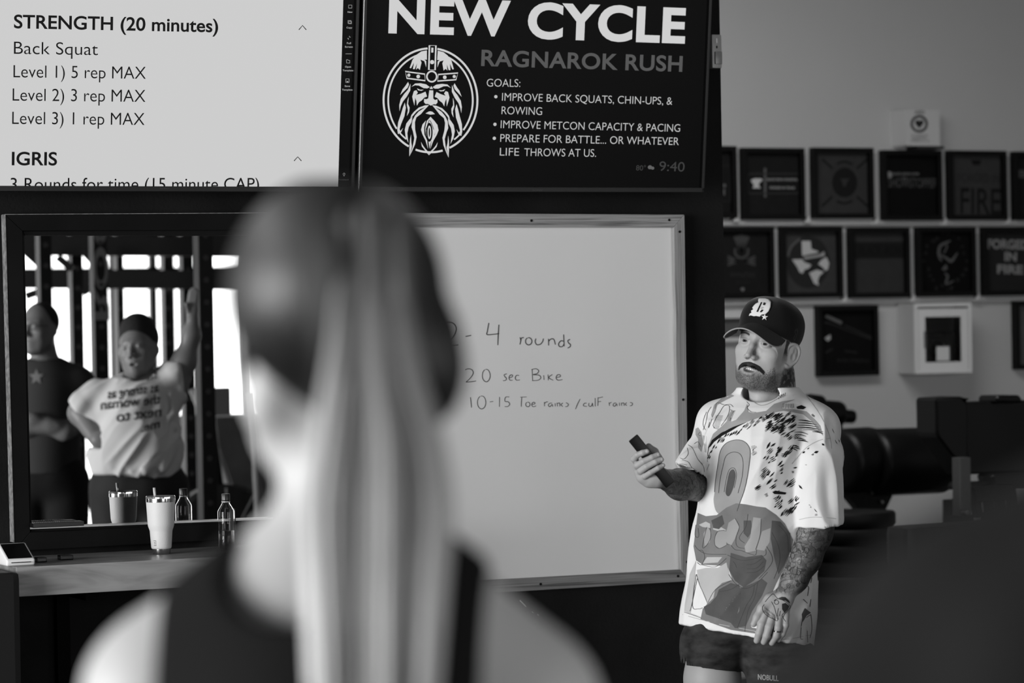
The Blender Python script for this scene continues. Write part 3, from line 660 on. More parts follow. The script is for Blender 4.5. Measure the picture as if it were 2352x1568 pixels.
# white framed sign behind the cap
r = empty('white_frame', P(1680, 750, YB), 'white framed notice on the back wall, mostly hidden behind the cap', 'picture frame')
a, c = P(1640, 727, YF), P(1716, 779, YF)
b = B(); X0, X1, Z0, Z1 = a[0], c[0], c[2], a[2]
for (x, z, sx, sz) in [((X0+X1)/2, Z1, X1-X0, .018), ((X0+X1)/2, Z0, X1-X0, .018), (X0, (Z0+Z1)/2, .018, Z1-Z0), (X1, (Z0+Z1)/2, .018, Z1-Z0)]: b.box((x, YF+.03, z), (sx, .03, sz))
b.build('frame_border', mat('white_plastic', 215, rough=.5), r); b = B(); b.box(((X0+X1)/2, YF+.04, (Z0+Z1)/2), (X1-X0, .006, Z1-Z0)); b.build('notice_sheet', mat('notice_dark', 90), r)
# ledge rails under the two rows of frames
ledm = mat('ledge_paint', 185, rough=.7)
for (y, lab) in ((505, 1), (684, 2)):
    z = P(1990, y+4, YB-.03)[2]; b = B(); b.box((5.6, YB-.012, z-.006), (9.0, .024, .02), bev=.002); tag(b.build('trim_%d' % lab, ledm), kind='structure')
brm = mat('bracket_white', 215, rough=.5)
names_ = ['the half hidden top frame', 'the anvil shirt frame', 'the crossed bars shirt frame', 'the SHOWSTOPPER shirt frame', 'the tall FIRE shirt frame', 'the Texas emblem frame', 'the plain grey chest band frame', 'the curling ornament frame', 'the FORGED IN FIRE frame']
sides_ = ['right', 'right', 'right', 'right', 'right', 'left', 'left', 'left', 'left']
for (x, y), n_, sd_ in zip([(1692, 500), (1856, 503), (2013, 507), (2170, 508), (2316, 506), (1784, 685), (1940, 686), (2097, 684), (2246, 681)], names_, sides_):
    c = P(x-5, y+3, YB-.03); b = B(); b.prism([(c[0]-.014, YB-.04, c[2]-.012), (c[0]+.018, YB-.04, c[2]-.012), (c[0]+.018, YB-.04, c[2]+.024)], (0, 1, 0), .036); o = b.build('corner_bracket', brm)
    tag(o, label='small white bracket at the lower %s corner of %s' % (sd_, n_), cat='bracket', group='frame corner brackets')
# ================================================================== AED CABINET
a = P(2100, 697, YB-.155); c = P(2233, 855, YB-.155); X0, X1, Z0, Z1 = a[0], c[0], c[2], a[2]; Xm, Zm = (X0+X1)/2, (Z0+Z1)/2; W, H = X1-X0, Z1-Z0; Yc = YB-.155
r = empty('defibrillator_cabinet', (Xm, YB, Z0), 'white wall cabinet with a glazed door and a dark case inside', 'cabinet')
cw = mat('cabinet_white', 238, rough=.4); csd = mat('cabinet_side', 205, rough=.5)
b = B(); t = .012
b.box((X0+t/2, YB-.0725, Zm), (t, .145, H), bev=.002); b.box((X1-t/2, YB-.0725, Zm), (t, .145, H), bev=.002); b.box((Xm, YB-.0725, Z1-t/2), (W-2*t, .145, t)); b.box((Xm, YB-.0725, Z0+t/2), (W-2*t, .145, t)); b.box((Xm, YB-.01, Zm), (W-2*t, .012, H-2*t)); b.build('body', csd, r)
b = B(); f1 = .017
for (dx_, dz, sx, sz) in [(0, H/2-f1/2, W, f1), (0, -H/2+f1/2, W, f1), (-W/2+f1/2, 0, f1, H-2*f1), (W/2-f1/2, 0, f1, H-2*f1)]: b.box((Xm+dx_, Yc+.004, Zm+dz), (sx, .012, sz), bev=.001)
b.build('front_frame', cw, r)
b = B(); W2_, H2 = W-2*f1-.008, H-2*f1-.008; f2 = .04; cz = -.006
for (dx_, dz, sx, sz) in [(0, H2/2-f2/2, W2_, f2), (0, -H2/2+f2/2, W2_, f2), (-W2_/2+f2/2, 0, f2, H2-2*f2+.002), (W2_/2-f2/2, 0, f2, H2-2*f2+.002)]: b.box((Xm+dx_, Yc+.005, Zm+dz+cz), (sx, .01, sz), bev=.001)
dr = b.build('door', cw, r)
b = B(); b.box((Xm, Yc+.006, Zm+cz), (W2_-2*f2, .003, H2-2*f2)); gl = mat('pane_glass', 250, rough=.03, trans=1, ior=1.1); b.build('pane', gl, dr)
b = B(); b.box((Xm-W2_/2+f2-.004, Yc-.006, Zm+cz), (.008, .012, .085), bev=.002); b.build('latch', mat('latch_steel', 90, rough=.3, metal=.8), dr)
b = B(); b.box((Xm, YB-.08, Zm-.045), (.19, .09, .16), bev=.015); cs = b.build('carry_case', mat('case_dark', 22, rough=.6), r)
b = B(); b.box((Xm-.03, YB-.127, Zm+.012), (.085, .003, .018)); b.build('case_label', mat('case_label_grey', 150), cs)
pl = wallplane(YB-.128); p = Print(pl, .001, lambda x, y: (1860+x/4.78, 680+y/4.78)); p.stroke(circ(1385, 560, 52, 60, 0, 350), 22, closed=False); p.ell((1435, 545), 42, 48); p.build('case_emblem', mat('emblem_grey', 130), cs)
b = B(); c2 = P(2166, 812, Yc-.004); b.box((c2[0], Yc-.003, c2[2]), (.075, .001, .07)); b.build('door_tag', mat('tag_paper', 225), dr)
# 3-way projecting sign above the frames
a = P(2066, 250, YB-.06); c = P(2172, 340, YB-.06); 
r = empty('projecting_sign', P(2120, 340, YB), 'white three-panel projecting defibrillator sign above the picture frames', 'sign')
sgn = mat('sign_white', 206, rough=.6)
X0, X1, Z0, Z1 = P(2072, 300, YB-.09)[0], P(2165, 300, YB-.09)[0], P(2120, 335, YB-.09)[2], P(2120, 252, YB-.09)[2]
b = B(); b.prism([(X0+.02, YB-.095, Z0), (X1-.02, YB-.095, Z0), (X1-.02, YB-.095, Z1), (X0+.02, YB-.095, Z1)], (0, 1, 0), .004)
b.prism([(X0+.02, YB-.092, Z0), (X0-.005, YB, Z0), (X0-.005, YB, Z1), (X0+.02, YB-.092, Z1)], (1, 0, 0), .004); b.prism([(X1-.02, YB-.092, Z0), (X1+.015, YB, Z0), (X1+.015, YB, Z1), (X1-.02, YB-.092, Z1)], (1, 0, 0), .004)
b.build('sign_panel', sgn, r)
ZS3 = lambda x, y: (2040+x/13.07, 230+y/13.07)
pl = wallplane(YB-.096); p = Print(pl, .001, ZS3); p.stroke([(930+225*cos(a_), 710+225*sin(a_)) for a_ in np.linspace(0, 2*pi, 30)[:-1]], 70, smooth=False, closed=True)
p.poly([(930, 850), (800, 690), (830, 600), (900, 595), (935, 625), (975, 595), (1045, 610), (1065, 660), (1040, 720)]); p.build('heart_symbol', mat('sign_ink', 40, rough=.8), r)
text_on(pl, 'AED', (790, 415), (1095, 415), 105, mat('sign_ink_soft', 105), 'lettering', r, .02, zf=ZS3)
for k, (x0, x1) in enumerate([(690, 1190), (700, 1180), (720, 1130), (680, 1240)]): text_on(pl, ('AUTOMATED', 'EXTERNAL', 'DEFIBRILLATOR', 'EMERGENCY USE')[k], (x0, 1060+60*k), (x1, 1060+60*k), 38, mat('sign_ink_soft', 105), 'lettering', r, .0, zf=ZS3)
b = B(); q0 = P(2125, 340, YB-.05); b.box((q0[0], YB-.05, q0[2]), (.16, .1, .014), bev=.004); b.build('mounting_base', mat('sign_base', 45), r)
# ================================================================== implicit modelling: primitives on a grid, surface nets
C3 = np.stack([Rv, Uv, -Fv], 1)       # view axes as columns: local (right, up, towards viewer) -> world
def vw(A): return CAM + np.asarray(A) @ C3.T
def J(px, py, depth): return np.array([(px-1176.)/FPX*depth, -(py-784.)/FPX*depth, -depth])
class Sdf:
    RS = 1.0
    def __init__(s, lo, hi, h):
        s.lo = np.array(lo, float); s.h = h; s.n = np.ceil((np.array(hi)-s.lo)/h).astype(int)+1
        s.D = np.full(s.n, 9.0, np.float32); s.ax = [(s.lo[i]+h*np.arange(s.n[i])).astype(np.float32) for i in range(3)]
        s.R = np.eye(3); s.t = np.zeros(3)
    def frame(s, R=None, t=None): s.R = np.eye(3) if R is None else R; s.t = np.zeros(3) if t is None else np.array(t, float); return s
    def w(s, p): return s.R @ (np.array(p, float)*(s.RS if s.t.any() else 1))+s.t
    def _blk(s, lo, hi, pad):
        a = np.clip(np.floor((lo-pad-s.lo)/s.h).astype(int), 0, s.n); b = np.clip(np.ceil((hi+pad-s.lo)/s.h).astype(int)+1, 0, s.n)
        if (b <= a).any(): return None
        sl = tuple(slice(a[i], b[i]) for i in range(3))
        return sl, s.ax[0][sl[0]][:, None, None], s.ax[1][sl[1]][None, :, None], s.ax[2][sl[2]][None, None, :]
    def _put(s, sl, d, k, mode):
        c = s.D[sl]
        if mode == 'add':
            if k > 0: h = np.maximum(k-np.abs(c-d), 0)/k; s.D[sl] = np.minimum(c, d)-h*h*k*.25
            else: s.D[sl] = np.minimum(c, d)
        elif mode == 'sub':
            d = -d
            if k > 0: h = np.maximum(k-np.abs(c-d), 0)/k; s.D[sl] = np.maximum(c, d)+h*h*k*.25
            else: s.D[sl] = np.maximum(c, d)
    def cone(s, a, b, ra, rb, k=.01, mode='add'):
        ra, rb = ra*s.RS, rb*s.RS; a, b = s.w(a), s.w(b); r = max(ra, rb); q = s._blk(np.minimum(a, b)-r, np.maximum(a, b)+r, k+3*s.h)
        if q is None: return s
        sl, X, Y, Z = q; ba = b-a; l2 = max(float(ba@ba), 1e-10)
        t = np.clip(((X-a[0])*ba[0]+(Y-a[1])*ba[1]+(Z-a[2])*ba[2])/l2, 0, 1)
        d = np.sqrt((X-a[0]-t*ba[0])**2+(Y-a[1]-t*ba[1])**2+(Z-a[2]-t*ba[2])**2)-(ra+(rb-ra)*t)
        s._put(sl, d.astype(np.float32), k, mode); return s
    def chain(s, pts, rs, k=.01, mode='add'):
        for i in range(len(pts)-1): s.cone(pts[i], pts[i+1], rs[i], rs[i+1], k, mode)
        return s
    def ell(s, c, r, k=.01, mode='add', R=None, p=2.0):
        RR = s.R if R is None else s.R @ R; c = s.w(c); r = np.array(r, float)*s.RS; m = r.max()*1.0
        ext = np.sqrt(((RR*r[None])**2).sum(1)) if p <= 2 else np.full(3, np.linalg.norm(r))
        q = s._blk(c-ext, c+ext, k+3*s.h)
        if q is None: return s
        sl, X, Y, Z = q; x, y, z = X-c[0], Y-c[1], Z-c[2]
        u = [(RR[0, i]*x+RR[1, i]*y+RR[2, i]*z)/r[i] for i in range(3)]
        if p == 2:
            k0 = np.sqrt(u[0]**2+u[1]**2+u[2]**2); k1 = np.sqrt((u[0]/r[0])**2+(u[1]/r[1])**2+(u[2]/r[2])**2)+1e-9; d = k0*(k0-1)/k1
        else:
            k0 = (np.abs(u[0])**p+np.abs(u[1])**p+np.abs(u[2])**p)**(1/p); d = (k0-1)*r.min()
        s._put(sl, d.astype(np.float32), k, mode); return s
    def func(s, lo, hi, f, k=.01, mode='add'):
        q = s._blk(np.array(lo), np.array(hi), k+3*s.h)
        if q is None: return s
        sl, X, Y, Z = q; s._put(sl, f(X, Y, Z).astype(np.float32), k, mode); return s
    def half(s, p, n, k=0.0, lo=None, hi=None):
        """cut away everything on the n side of plane p (only inside the box lo..hi if given)"""
        p = s.w(p); n = s.R @ np.array(n, float); n = n/np.linalg.norm(n)
        q = s._blk(s.lo if lo is None else np.array(lo), s.lo+s.n*s.h if hi is None else np.array(hi), 0)
        sl, X, Y, Z = q; d = -((X-p[0])*n[0]+(Y-p[1])*n[1]+(Z-p[2])*n[2]); s._put(sl, (d).astype(np.float32), k, 'sub'); return s
    def mesh(s):
        D = s.D; D[0], D[-1], D[:, 0], D[:, -1], D[:, :, 0], D[:, :, -1] = (9.,)*6
        ins = D < 0; n = np.array(D.shape)-1
        cnt = np.zeros(n, np.uint8)
        for i in (0, 1):
            for j in (0, 1):
                for k in (0, 1): cnt += ins[i:n[0]+i, j:n[1]+j, k:n[2]+k]
        act = (cnt > 0) & (cnt < 8); idx = np.full(n, -1, np.int64); ci = np.argwhere(act); idx[act] = np.arange(len(ci))
        acc = np.zeros((len(ci), 3)); num = np.zeros(len(ci))
        cv = {(i, j, k): D[ci[:, 0]+i, ci[:, 1]+j, ci[:, 2]+k].astype(float) for i in (0, 1) for j in (0, 1) for k in (0, 1)}
        for a in cv:
            for ax in range(3):
                if a[ax]: continue
                b = list(a); b[ax] = 1; b = tuple(b); va, vb = cv[a], cv[b]; m = (va < 0) != (vb < 0)
                t = np.where(m, va/np.where(m, va-vb, 1), 0); p = np.array(a, float)[None]+np.zeros((len(ci), 3)); p[:, ax] += t
                acc[m] += p[m]; num += m
        V = s.lo+s.h*(ci+acc/num[:, None]); F = []
        for ax in range(3):
            o = [0, 1, 2]; o.remove(ax); u, v = (ax+1) % 3, (ax+2) % 3
            sa = [slice(None)]*3; sb = [slice(None)]*3; sa[ax] = slice(0, -1); sb[ax] = slice(1, None)
            A_, B_ = ins[tuple(sa)], ins[tuple(sb)]; e = np.argwhere(A_ != B_); e = e[(e[:, u] > 0) & (e[:, v] > 0) & (e[:, u] < n[u]) & (e[:, v] < n[v])]
            flip = A_[e[:, 0], e[:, 1], e[:, 2]]
            def g(du, dv): q = e.copy(); q[:, u] -= du; q[:, v] -= dv; return idx[q[:, 0], q[:, 1], q[:, 2]]
            f = np.stack([g(1, 1), g(0, 1), g(0, 0), g(1, 0)], 1); f[~flip] = f[~flip][:, ::-1]; F.append(f)
        return V, np.concatenate(F)
def relax(V, F, it=2, lam=.5):
    e = np.concatenate([F[:, [0, 1]], F[:, [1, 2]], F[:, [2, 3]], F[:, [3, 0]]]); e = np.concatenate([e, e[:, ::-1]])
    n = len(V); c = np.bincount(e[:, 0], minlength=n)[:, None]
    for _ in range(it):
        for l in (lam, -lam*1.03):
            A = np.stack([np.bincount(e[:, 0], V[e[:, 1], i], minlength=n) for i in range(3)], 1)/np.maximum(c, 1); V = V+l*(A-V)
    return V
def np_mesh(name, V, F, m, parent=None, col=None, smooth=True):
    me = bpy.data.meshes.new(name); me.vertices.add(len(V)); me.vertices.foreach_set('co', np.ascontiguousarray(V, dtype=np.float32).ravel())
    k = F.shape[1]; me.loops.add(len(F)*k); me.loops.foreach_set('vertex_index', F.astype(np.int32).ravel()); me.polygons.add(len(F))
    me.polygons.foreach_set('loop_start', np.arange(0, len(F)*k, k, dtype=np.int32)); me.update(calc_edges=True); me.validate()
    if smooth: shade(me)
    if col is not None:
        a = me.color_attributes.new('Col', 'FLOAT_COLOR', 'POINT'); c = np.ones((len(V), 4), np.float32); c[:, :3] = col[:, None]; a.data.foreach_set('color', c.ravel())
    return link(name, me, m, parent)
def vnormals(V, F):
    n = np.cross(V[F[:, 2]]-V[F[:, 0]], V[F[:, 3]]-V[F[:, 1]]); N = np.stack([sum(np.bincount(F[:, k], n[:, i], minlength=len(V)) for k in range(4)) for i in range(3)], 1)
    return N/(np.linalg.norm(N, axis=1)[:, None]+1e-12)
def folds(V, F, amp, dirv, f_across=22., f_along=3.5, seed=1):
    """cloth folds running along dirv"""
    d = np.array(dirv, float); d /= np.linalg.norm(d); al = V@d; ac = V-al[:, None]*d[None]
    q = ac*f_across+d[None]*(al*f_along)[:, None]+.6*vnoise(V, 5, seed+3)[:, None]
    n = vnoise(q, 1.0, seed); r = 1-np.abs(2*n-1); return V+vnormals(V, F)*((r-.5)*amp)[:, None]
def bvh_of(o):
    me = o.data; V = [tuple(v.co) for v in me.vertices]; return BVHTree.FromPolygons(V, [tuple(p.vertices) for p in me.polygons])
class Decal:
    """thin print laid on a surface: figures given in photo pixels, found on the surface by casting rays"""
    def __init__(s, bvh, off=.0008, z=None, step=5.0, depth=8.35, mirror=None): s.bvh = bvh; s.off = off; s.z = z or (lambda x, y: (x, y)); s.bm = bmesh.new(); s.step = step; s.mir = mirror
    def _hit(s, px, py):
        d = ray(px, py); o = CAM
        if s.mir is not None: o = CAM*np.array([1, -1, 1])+np.array([0, 2*s.mir, 0]); d = d*np.array([1, -1, 1])
        h = s.bvh.ray_cast(Vector(o), Vector(d).normalized(), 60)
        return h
    def _proj(s, vs):
        bad = []
        for v in vs:
            h = s._hit(v.co.x, v.co.y)
            if h[0] is None: bad.append(v); continue
            n = h[1]; d = Vector(ray(v.co.x, v.co.y))
            if s.mir is not None: d.y = -d.y
            if n.dot(d) > 0: n = -n
            v.co = h[0]+n*s.off
        if bad: bmesh.ops.delete(s.bm, geom=bad, context='VERTS')
    def poly(s, pts, smooth=False):
        if smooth: pts = catmull(pts, True, 4)
        q = [s.z(*p) for p in pts]; bm = bmesh.new(); vs = [bm.verts.new((x, y, 0)) for x, y in q]
        for t in tessellate_polygon([[Vector((x, y, 0)) for x, y in q]]):
            try: bm.faces.new([vs[i] for i in t])
            except ValueError: pass
        for _ in range(7):
            es = [e for e in bm.edges if e.calc_length() > s.step]
            if not es: break
            bmesh.ops.subdivide_edges(bm, edges=es, cuts=1, use_grid_fill=False); bmesh.ops.triangulate(bm, faces=[f for f in bm.faces if len(f.verts) > 3])
        s._merge(bm); return s
    def _merge(s, bm):
        m = {v: s.bm.verts.new(v.co) for v in bm.verts}
        for f in bm.faces: s.bm.faces.new([m[v] for v in f.verts])
        bm.free(); s._proj(list(m.values()))
    def stroke(s, pts, w, smooth=True, closed=False):
        sc = abs(s.z(1, 0)[0]-s.z(0, 0)[0]); w = [q*sc for q in w] if isinstance(w, (list, tuple)) else w*sc
        pts = [s.z(*p) for p in pts]
        if smooth and len(pts) > 2: pts = catmull(pts, closed, 4)
        P_ = [np.array(q, float) for q in pts]
        if not smooth or len(P_) == 2:
            Q_ = []
            for a, b in zip(P_, P_[1:]+([P_[0]] if closed else [])):
                k = max(1, int(np.linalg.norm(b-a)/s.step)); Q_ += [a+(b-a)*i/k for i in range(k)]
            if not closed: Q_.append(P_[-1])
            P_ = Q_
        n = len(P_); ww = np.interp(np.linspace(0, 1, n), np.linspace(0, 1, len(w)), w) if isinstance(w, (list, tuple)) else [w]*n
        L, R = [], []
        for i, p in enumerate(P_):
            t = (P_[(i+1) % n]-P_[i-1]) if closed else P_[min(i+1, n-1)]-P_[max(i-1, 0)]; t = t/(np.linalg.norm(t)+1e-9); nn = np.array([-t[1], t[0]])*ww[i]/2
            L.append(s.bm.verts.new((*(p+nn), 0))); R.append(s.bm.verts.new((*(p-nn), 0)))
        for i in range(n if closed else n-1): j = (i+1) % n; s.bm.faces.new((L[i], L[j], R[j], R[i]))
        s._proj(L+R); return s
    def text(s, body, A, Bp, h, bold=0.0):
        me = text_mesh(body, bold); bm = bmesh.new(); bm.from_mesh(me); x0, x1 = min(v.co.x for v in bm.verts), max(v.co.x for v in bm.verts); ch, cl = cap_height(bold)
        for v in bm.verts:
            t = (v.co.x-x0)/(x1-x0); u = (v.co.y-cl)/(ch-cl); v.co = Vector((A[0]+(Bp[0]-A[0])*t, A[1]+(Bp[1]-A[1])*t-u*h, 0))
        bmesh.ops.triangulate(bm, faces=bm.faces[:])
        for _ in range(3):
            es = [e for e in bm.edges if e.calc_length() > s.step]
            if not es: break
            bmesh.ops.subdivide_edges(bm, edges=es, cuts=1); bmesh.ops.triangulate(bm, faces=[f for f in bm.faces if len(f.verts) > 3])
        s._merge(bm); return s
    def build(s, name, m, parent=None, thick=0):
        me = bpy.data.meshes.new(name); s.bm.to_mesh(me); s.bm.free(); shade(me); o = link(name, me, m, parent)
        if thick: md = o.modifiers.new('s', 'SOLIDIFY'); md.thickness = thick; md.offset = 0
        return o
def vnoise(P_, f, seed=0):
    """smooth value noise for colouring skin and cloth"""
    q = P_*f+seed*17.3; i = np.floor(q).astype(int); t = q-i; t = t*t*(3-2*t)
    def hsh(a): x = (a[:, 0]*374761393+a[:, 1]*668265263+a[:, 2]*2147483647+seed*974634) & 0xffffffff; x = ((x ^ (x >> 13))*1274126177) & 0xffffffff; return ((x ^ (x >> 16)) & 0xffff)/65535.
    r = 0
    for dx in (0, 1):
        for dy in (0, 1):
            for dz in (0, 1):
                w_ = (t[:, 0] if dx else 1-t[:, 0])*(t[:, 1] if dy else 1-t[:, 1])*(t[:, 2] if dz else 1-t[:, 2]); r = r+w_*hsh(i+np.array([dx, dy, dz]))
    return r
def eulR(yw, pt, rl):
    y, p, r = map(math.radians, (yw, pt, rl)); cy, sy, cp, sp, cr, sr = cos(y), sin(y), cos(p), sin(p), cos(r), sin(r)
    return np.array([[cy, 0, sy], [0, 1, 0], [-sy, 0, cy]]) @ np.array([[1, 0, 0], [0, cp, -sp], [0, sp, cp]]) @ np.array([[cr, -sr, 0], [sr, cr, 0], [0, 0, 1]])
def head_sdf(S, mouth_open=.0045, ears=True, male=True, sz=1.0):
    """S.frame() must be the head frame: x to the person's left, y up, z forward, origin between the ears at eye level"""
    S.ell((0, .026, -.015), (.076, .090, .094), 0); S.ell((0, -.028, .022), (.062, .088, .064), .03)
    for s_ in (-1, 1):
        S.chain([(s_*.057, -.04, -.01), (s_*.052, -.075, .01), (s_*.03, -.100, .05), (0, -.106, .064)], [.015, .015, .015, .017], .03)
        S.ell((s_*.041, -.030, .058), (.021, .020, .018), .025); S.ell((s_*.034, -.062, .044), (.024, .030, .027), .02)
        S.cone((s_*.012, .020, .079), (s_*.046, .018, .062), .010, .008, .018)
    S.ell((0, -.103, .070), (.020, .016, .016), .02)
    S.ell((0, -.070, .068), (.029, .026, .024), .02)
    for s_ in (-1, 1): S.ell((s_*.031, -.001, .096), (.018, .0125, .016), .014, 'sub')
    for s_ in (-1, 1):
        S.ell((s_*.031, -.001, .0725), (.0165, .0135, .0148), .006)
        S.ell((s_*.031, -.0015, .090), (.0132, .0034, .016), .0016, 'sub'); 
        S.cone((s_*.019, .0055, .083), (s_*.042, .0045, .078), .0018, .0016, .004)
    S.chain([(0, .016, .080), (0, -.012, .093), (0, -.037, .109)], [.0062, .0062, .0080], .011)
    for s_ in (-1, 1): S.ell((s_*.0115, -.0425, .096), (.0068, .0066, .0088), .011)
    for s_ in (-1, 1): S.ell((s_*.0062, -.0495, .101), (.0032, .0036, .0055), .002, 'sub')
    up = [(-.023, -.0745, .083), (-.010, -.070, .0925), (0, -.0712, .0945), (.010, -.070, .0925), (.023, -.0745, .083)]
    dn = [(-.022, -.0765, .083), (-.010, -.0845-mouth_open*.5, .0905), (0, -.0855-mouth_open*.6, .092), (.010, -.0845-mouth_open*.5, .0905), (.022, -.0765, .083)]
    S.chain(up, [.002, .0038, .0036, .0038, .002], .004); S.chain(dn, [.002, .0045, .0048, .0045, .002], .005)
    S.ell((0, -.0765-mouth_open*.3, .094), (.0175, max(mouth_open, .0008), .022), .0018, 'sub')
    if ears:
        for s_ in (-1, 1):
            e = np.array([s_*.074, -.026, .004]); o = lambda a, b_, c=0: tuple(e+np.array([s_*(c+.012*max(0, -b_)*20*.06+.35*abs(b_) if b_ < 0 else c), a, b_]))
            pts = [(.006, .012), (.024, .012), (.034, .0), (.030, -.014), (.014, -.021), (-.008, -.017), (-.022, -.006), (-.030, .004), (-.024, .012)]
            q = [(e[0]+s_*(.004-.62*z_), e[1]+y_, e[2]+z_) for y_, z_ in pts]
            S.ell((e[0]+s_*.003, e[1]+.004, e[2]-.003), (.0075, .031, .019), .004, R=eulR(s_*(-33), 0, 0)); q = catmull(q, False, 3); S.chain(q, list(np.interp(np.linspace(0, 8, len(q)), range(9), [.0032, .0038, .004, .004, .0036, .0036, .0042, .0046, .003])), .003)
            S.ell((e[0]+s_*.012, e[1]-.001, e[2]+.003), (.006, .012, .008), .003, 'sub'); S.ell((e[0]+s_*.0135, e[1]+.017, e[2]-.001), (.004, .010, .006), .003, 'sub')
def eyes(parent, R, t, skin_iris=60):
    for s_ in (-1, 1):
        for nm, c, r_, v in (('eyeball', (s_*.031, -.001, .0725), .0138, 165),):
            b = B(); bmesh.ops.create_uvsphere(b.bm, u_segments=24, v_segments=16, radius=r_)
            cc = vw(R @ np.array(c)+t)
            for q in b.bm.verts: q.co += Vector(cc)
            b.build(nm, mat('eye_white2', v, rough=.15, spec=.6), parent, smooth=True)
        nrm = C3 @ R @ np.array([.12+s_*.0, -.02, 1.0]); nrm /= np.linalg.norm(nrm); cc = vw(R @ np.array((s_*.031, -.001, .0725))+t)
        for nm, rr_, off, v in (('iris', .0062, .0128, skin_iris), ('pupil', .0028, .0138, 6)):
            b = B(); a = Vector(nrm).cross(Vector((0, 0, 1))).normalized(); c_ = Vector(nrm).cross(a)
            prof = [(rr_, off), (rr_*.7, off+.0009), (rr_*.05, off+.0013)]
            b.lathe(prof, M=rotM(cc, a, c_, Vector(nrm)), n=20, capb=False); b.build(nm, mat('eye_'+nm, v, rough=.1, spec=.6), parent, smooth=True)
# ================================================================== THE COACH (man in cap)
D0 = 8.72; RSC = 8.72/8.35; Sdf.RS = RSC
def K(px, py, dz=0.0): return J(px, py, D0-dz)
def lerp(y, ys, vs): return np.interp(y, ys, vs)
skin = mat('skin', 150, rough=.5, spec=.4, attr='Col', sss=.0, bump=.12, bscale=500)
coach = empty('person', vw(K(1720, 2165)), 'man in dark cap and oversized printed white shirt, tattooed arms, holding a remote', 'person')
HR = eulR(-30, -2, -9); HT = K(1763, 787); HRS = HR*RSC
# ---- head and neck
S = Sdf(HT-np.array([.17, .27, .19]), HT+np.array([.15, .15, .17]), .0016)
S.frame(HR, HT); head_sdf(S, .0052)
S.frame()
S.cone(K(1775, 860, -.02), K(1778, 935, -.03), .060, .064, .025)
S.cone(K(1755, 870, .0), K(1745, 950, .035), .035, .03, .03)
S.cone(K(1775, 940, -.02), K(1715, 985, -.01), .05, .045, .03); S.cone(K(1775, 940, -.02), K(1835, 985, .0), .05, .045, .03)
Vh, Fh = S.mesh(); Vh = relax(Vh, Fh, 1)
L_ = (Vh-HT) @ HR/RSC       # head-local coordinates
x, y, z = L_[:, 0], L_[:, 1], L_[:, 2]
col = np.full(len(Vh), lin(163.))
sm = lambda a, b, v: np.clip((v-a)/(b-a), 0, 1)**2*(3-2*np.clip((v-a)/(b-a), 0, 1))
beard_edge = -.050-.60*np.clip(z-.0, 0, .06)+.0
beard = sm(.012, -.008, y-(beard_edge)) * sm(-.035, -.012, z) * sm(-.142, -.126, y)
mouth_clear = np.exp(-((x/.026)**2+((y+.078)/.012)**2)**2)*(z > .07)
beard = np.clip(beard*(1-.85*mouth_clear), 0, 1)
side = sm(.045, .06, np.abs(x))*sm(-.06, -.02, y)*sm(.05, .02, z)*sm(-.03, .0, z+.03)      # sideburn
beard = np.maximum(beard, side*.7*(z < .03)*(z > -.02)*(np.abs(x) < .073))
nz = vnoise(L_, 900, 1)*.5+vnoise(L_, 420, 2)*.5
bd = beard*(.55+.75*nz)
col = col*(1-np.clip(bd, 0, 1)*.66)
lips = np.exp(-(((x)/.022)**2+((y+.079)/.0095)**2)**2)*(z > .078); col = np.where(lips > .2, col*(1-.25*lips), col)
hair = sm(.058, .066, np.abs(x)+.3*np.clip(-z, 0, .1))*sm(-.03, -.015, y)*(z < .030)*(np.abs(x) < .0725); col = col*(1-.8*np.clip(hair, 0, 1)*(z < .03))
back = (z < -.05)*(y > -.06); col = np.where(back, col*.2, col)
col = col*(.97+.06*vnoise(L_, 60, 5))
# eye line and brows darken by their own colour
for s_ in (-1, 1):
    e = np.exp(-(((x-s_*.031)/.0155)**2+((y-.0045)/.0022)**2))*(z > .06); col = col*(1-.55*e)
# neck tattoo on his left side
WV = Vh; pxy = proj_arr(vw(Vh)); 
tat = sm(1788, 1796, pxy[:, 0]+(pxy[:, 1]-880)*.25)*sm(842, 852, pxy[:, 1])*(y < -.055)*(np.abs(x) > -1)
tn = (vnoise(Vh, 150, 9) > .42)*.6+.35; col = col*(1-tat*tn*.85)
# ---- rest of the body: arms, torso, legs (one further continuous surface)
S2 = Sdf(K(1430, 2215, -.36), K(1965, 900, .36), .0042)
lf = [K(1874, 985, .03), K(1884, 1180, .10), K(1849, 1282, .135), K(1824, 1330, .15), K(1804, 1362, .165)]
def lower(S, fine=False):
    k = .02
    S.chain(lf, [.055, .047, .041, .034, .027], k); 
    S.chain([K(1645, 975, -.06), K(1612, 1118, -.02), K(1570, 1112, .08), K(1520, 1098, .19)], [.052, .047, .043, .025], k)
    # feet and legs
    for (hx, kx_, ax, dz) in ((1640, 1630, 1625, 0), (1790, 1800, 1810, .04)):
        S.chain([K(hx, 1440, dz), K(hx-4 if hx < 1700 else hx, 1560, dz+.01), K(kx_, 1760, dz+.02), K(kx_+2, 1850, dz-.005), K(ax, 2095, dz-.02)], [.070, .075, .053, .055, .036], .02)
        S.cone(K(ax, 2110, dz-.02), K(ax-50, 2150, dz+.10), .034, .028, .02)
lower(S2)
S2.chain([K(1740, 1060, -.02), K(1730, 1150, -.02), K(1722, 1380, -.01)], [.10, .105, .10], .05)
S2.cone(K(1665, 990, -.05), K(1845, 995, .01), .05, .05, .04)
Vb, Fb = S2.mesh(); Vb = relax(Vb, Fb, 1)
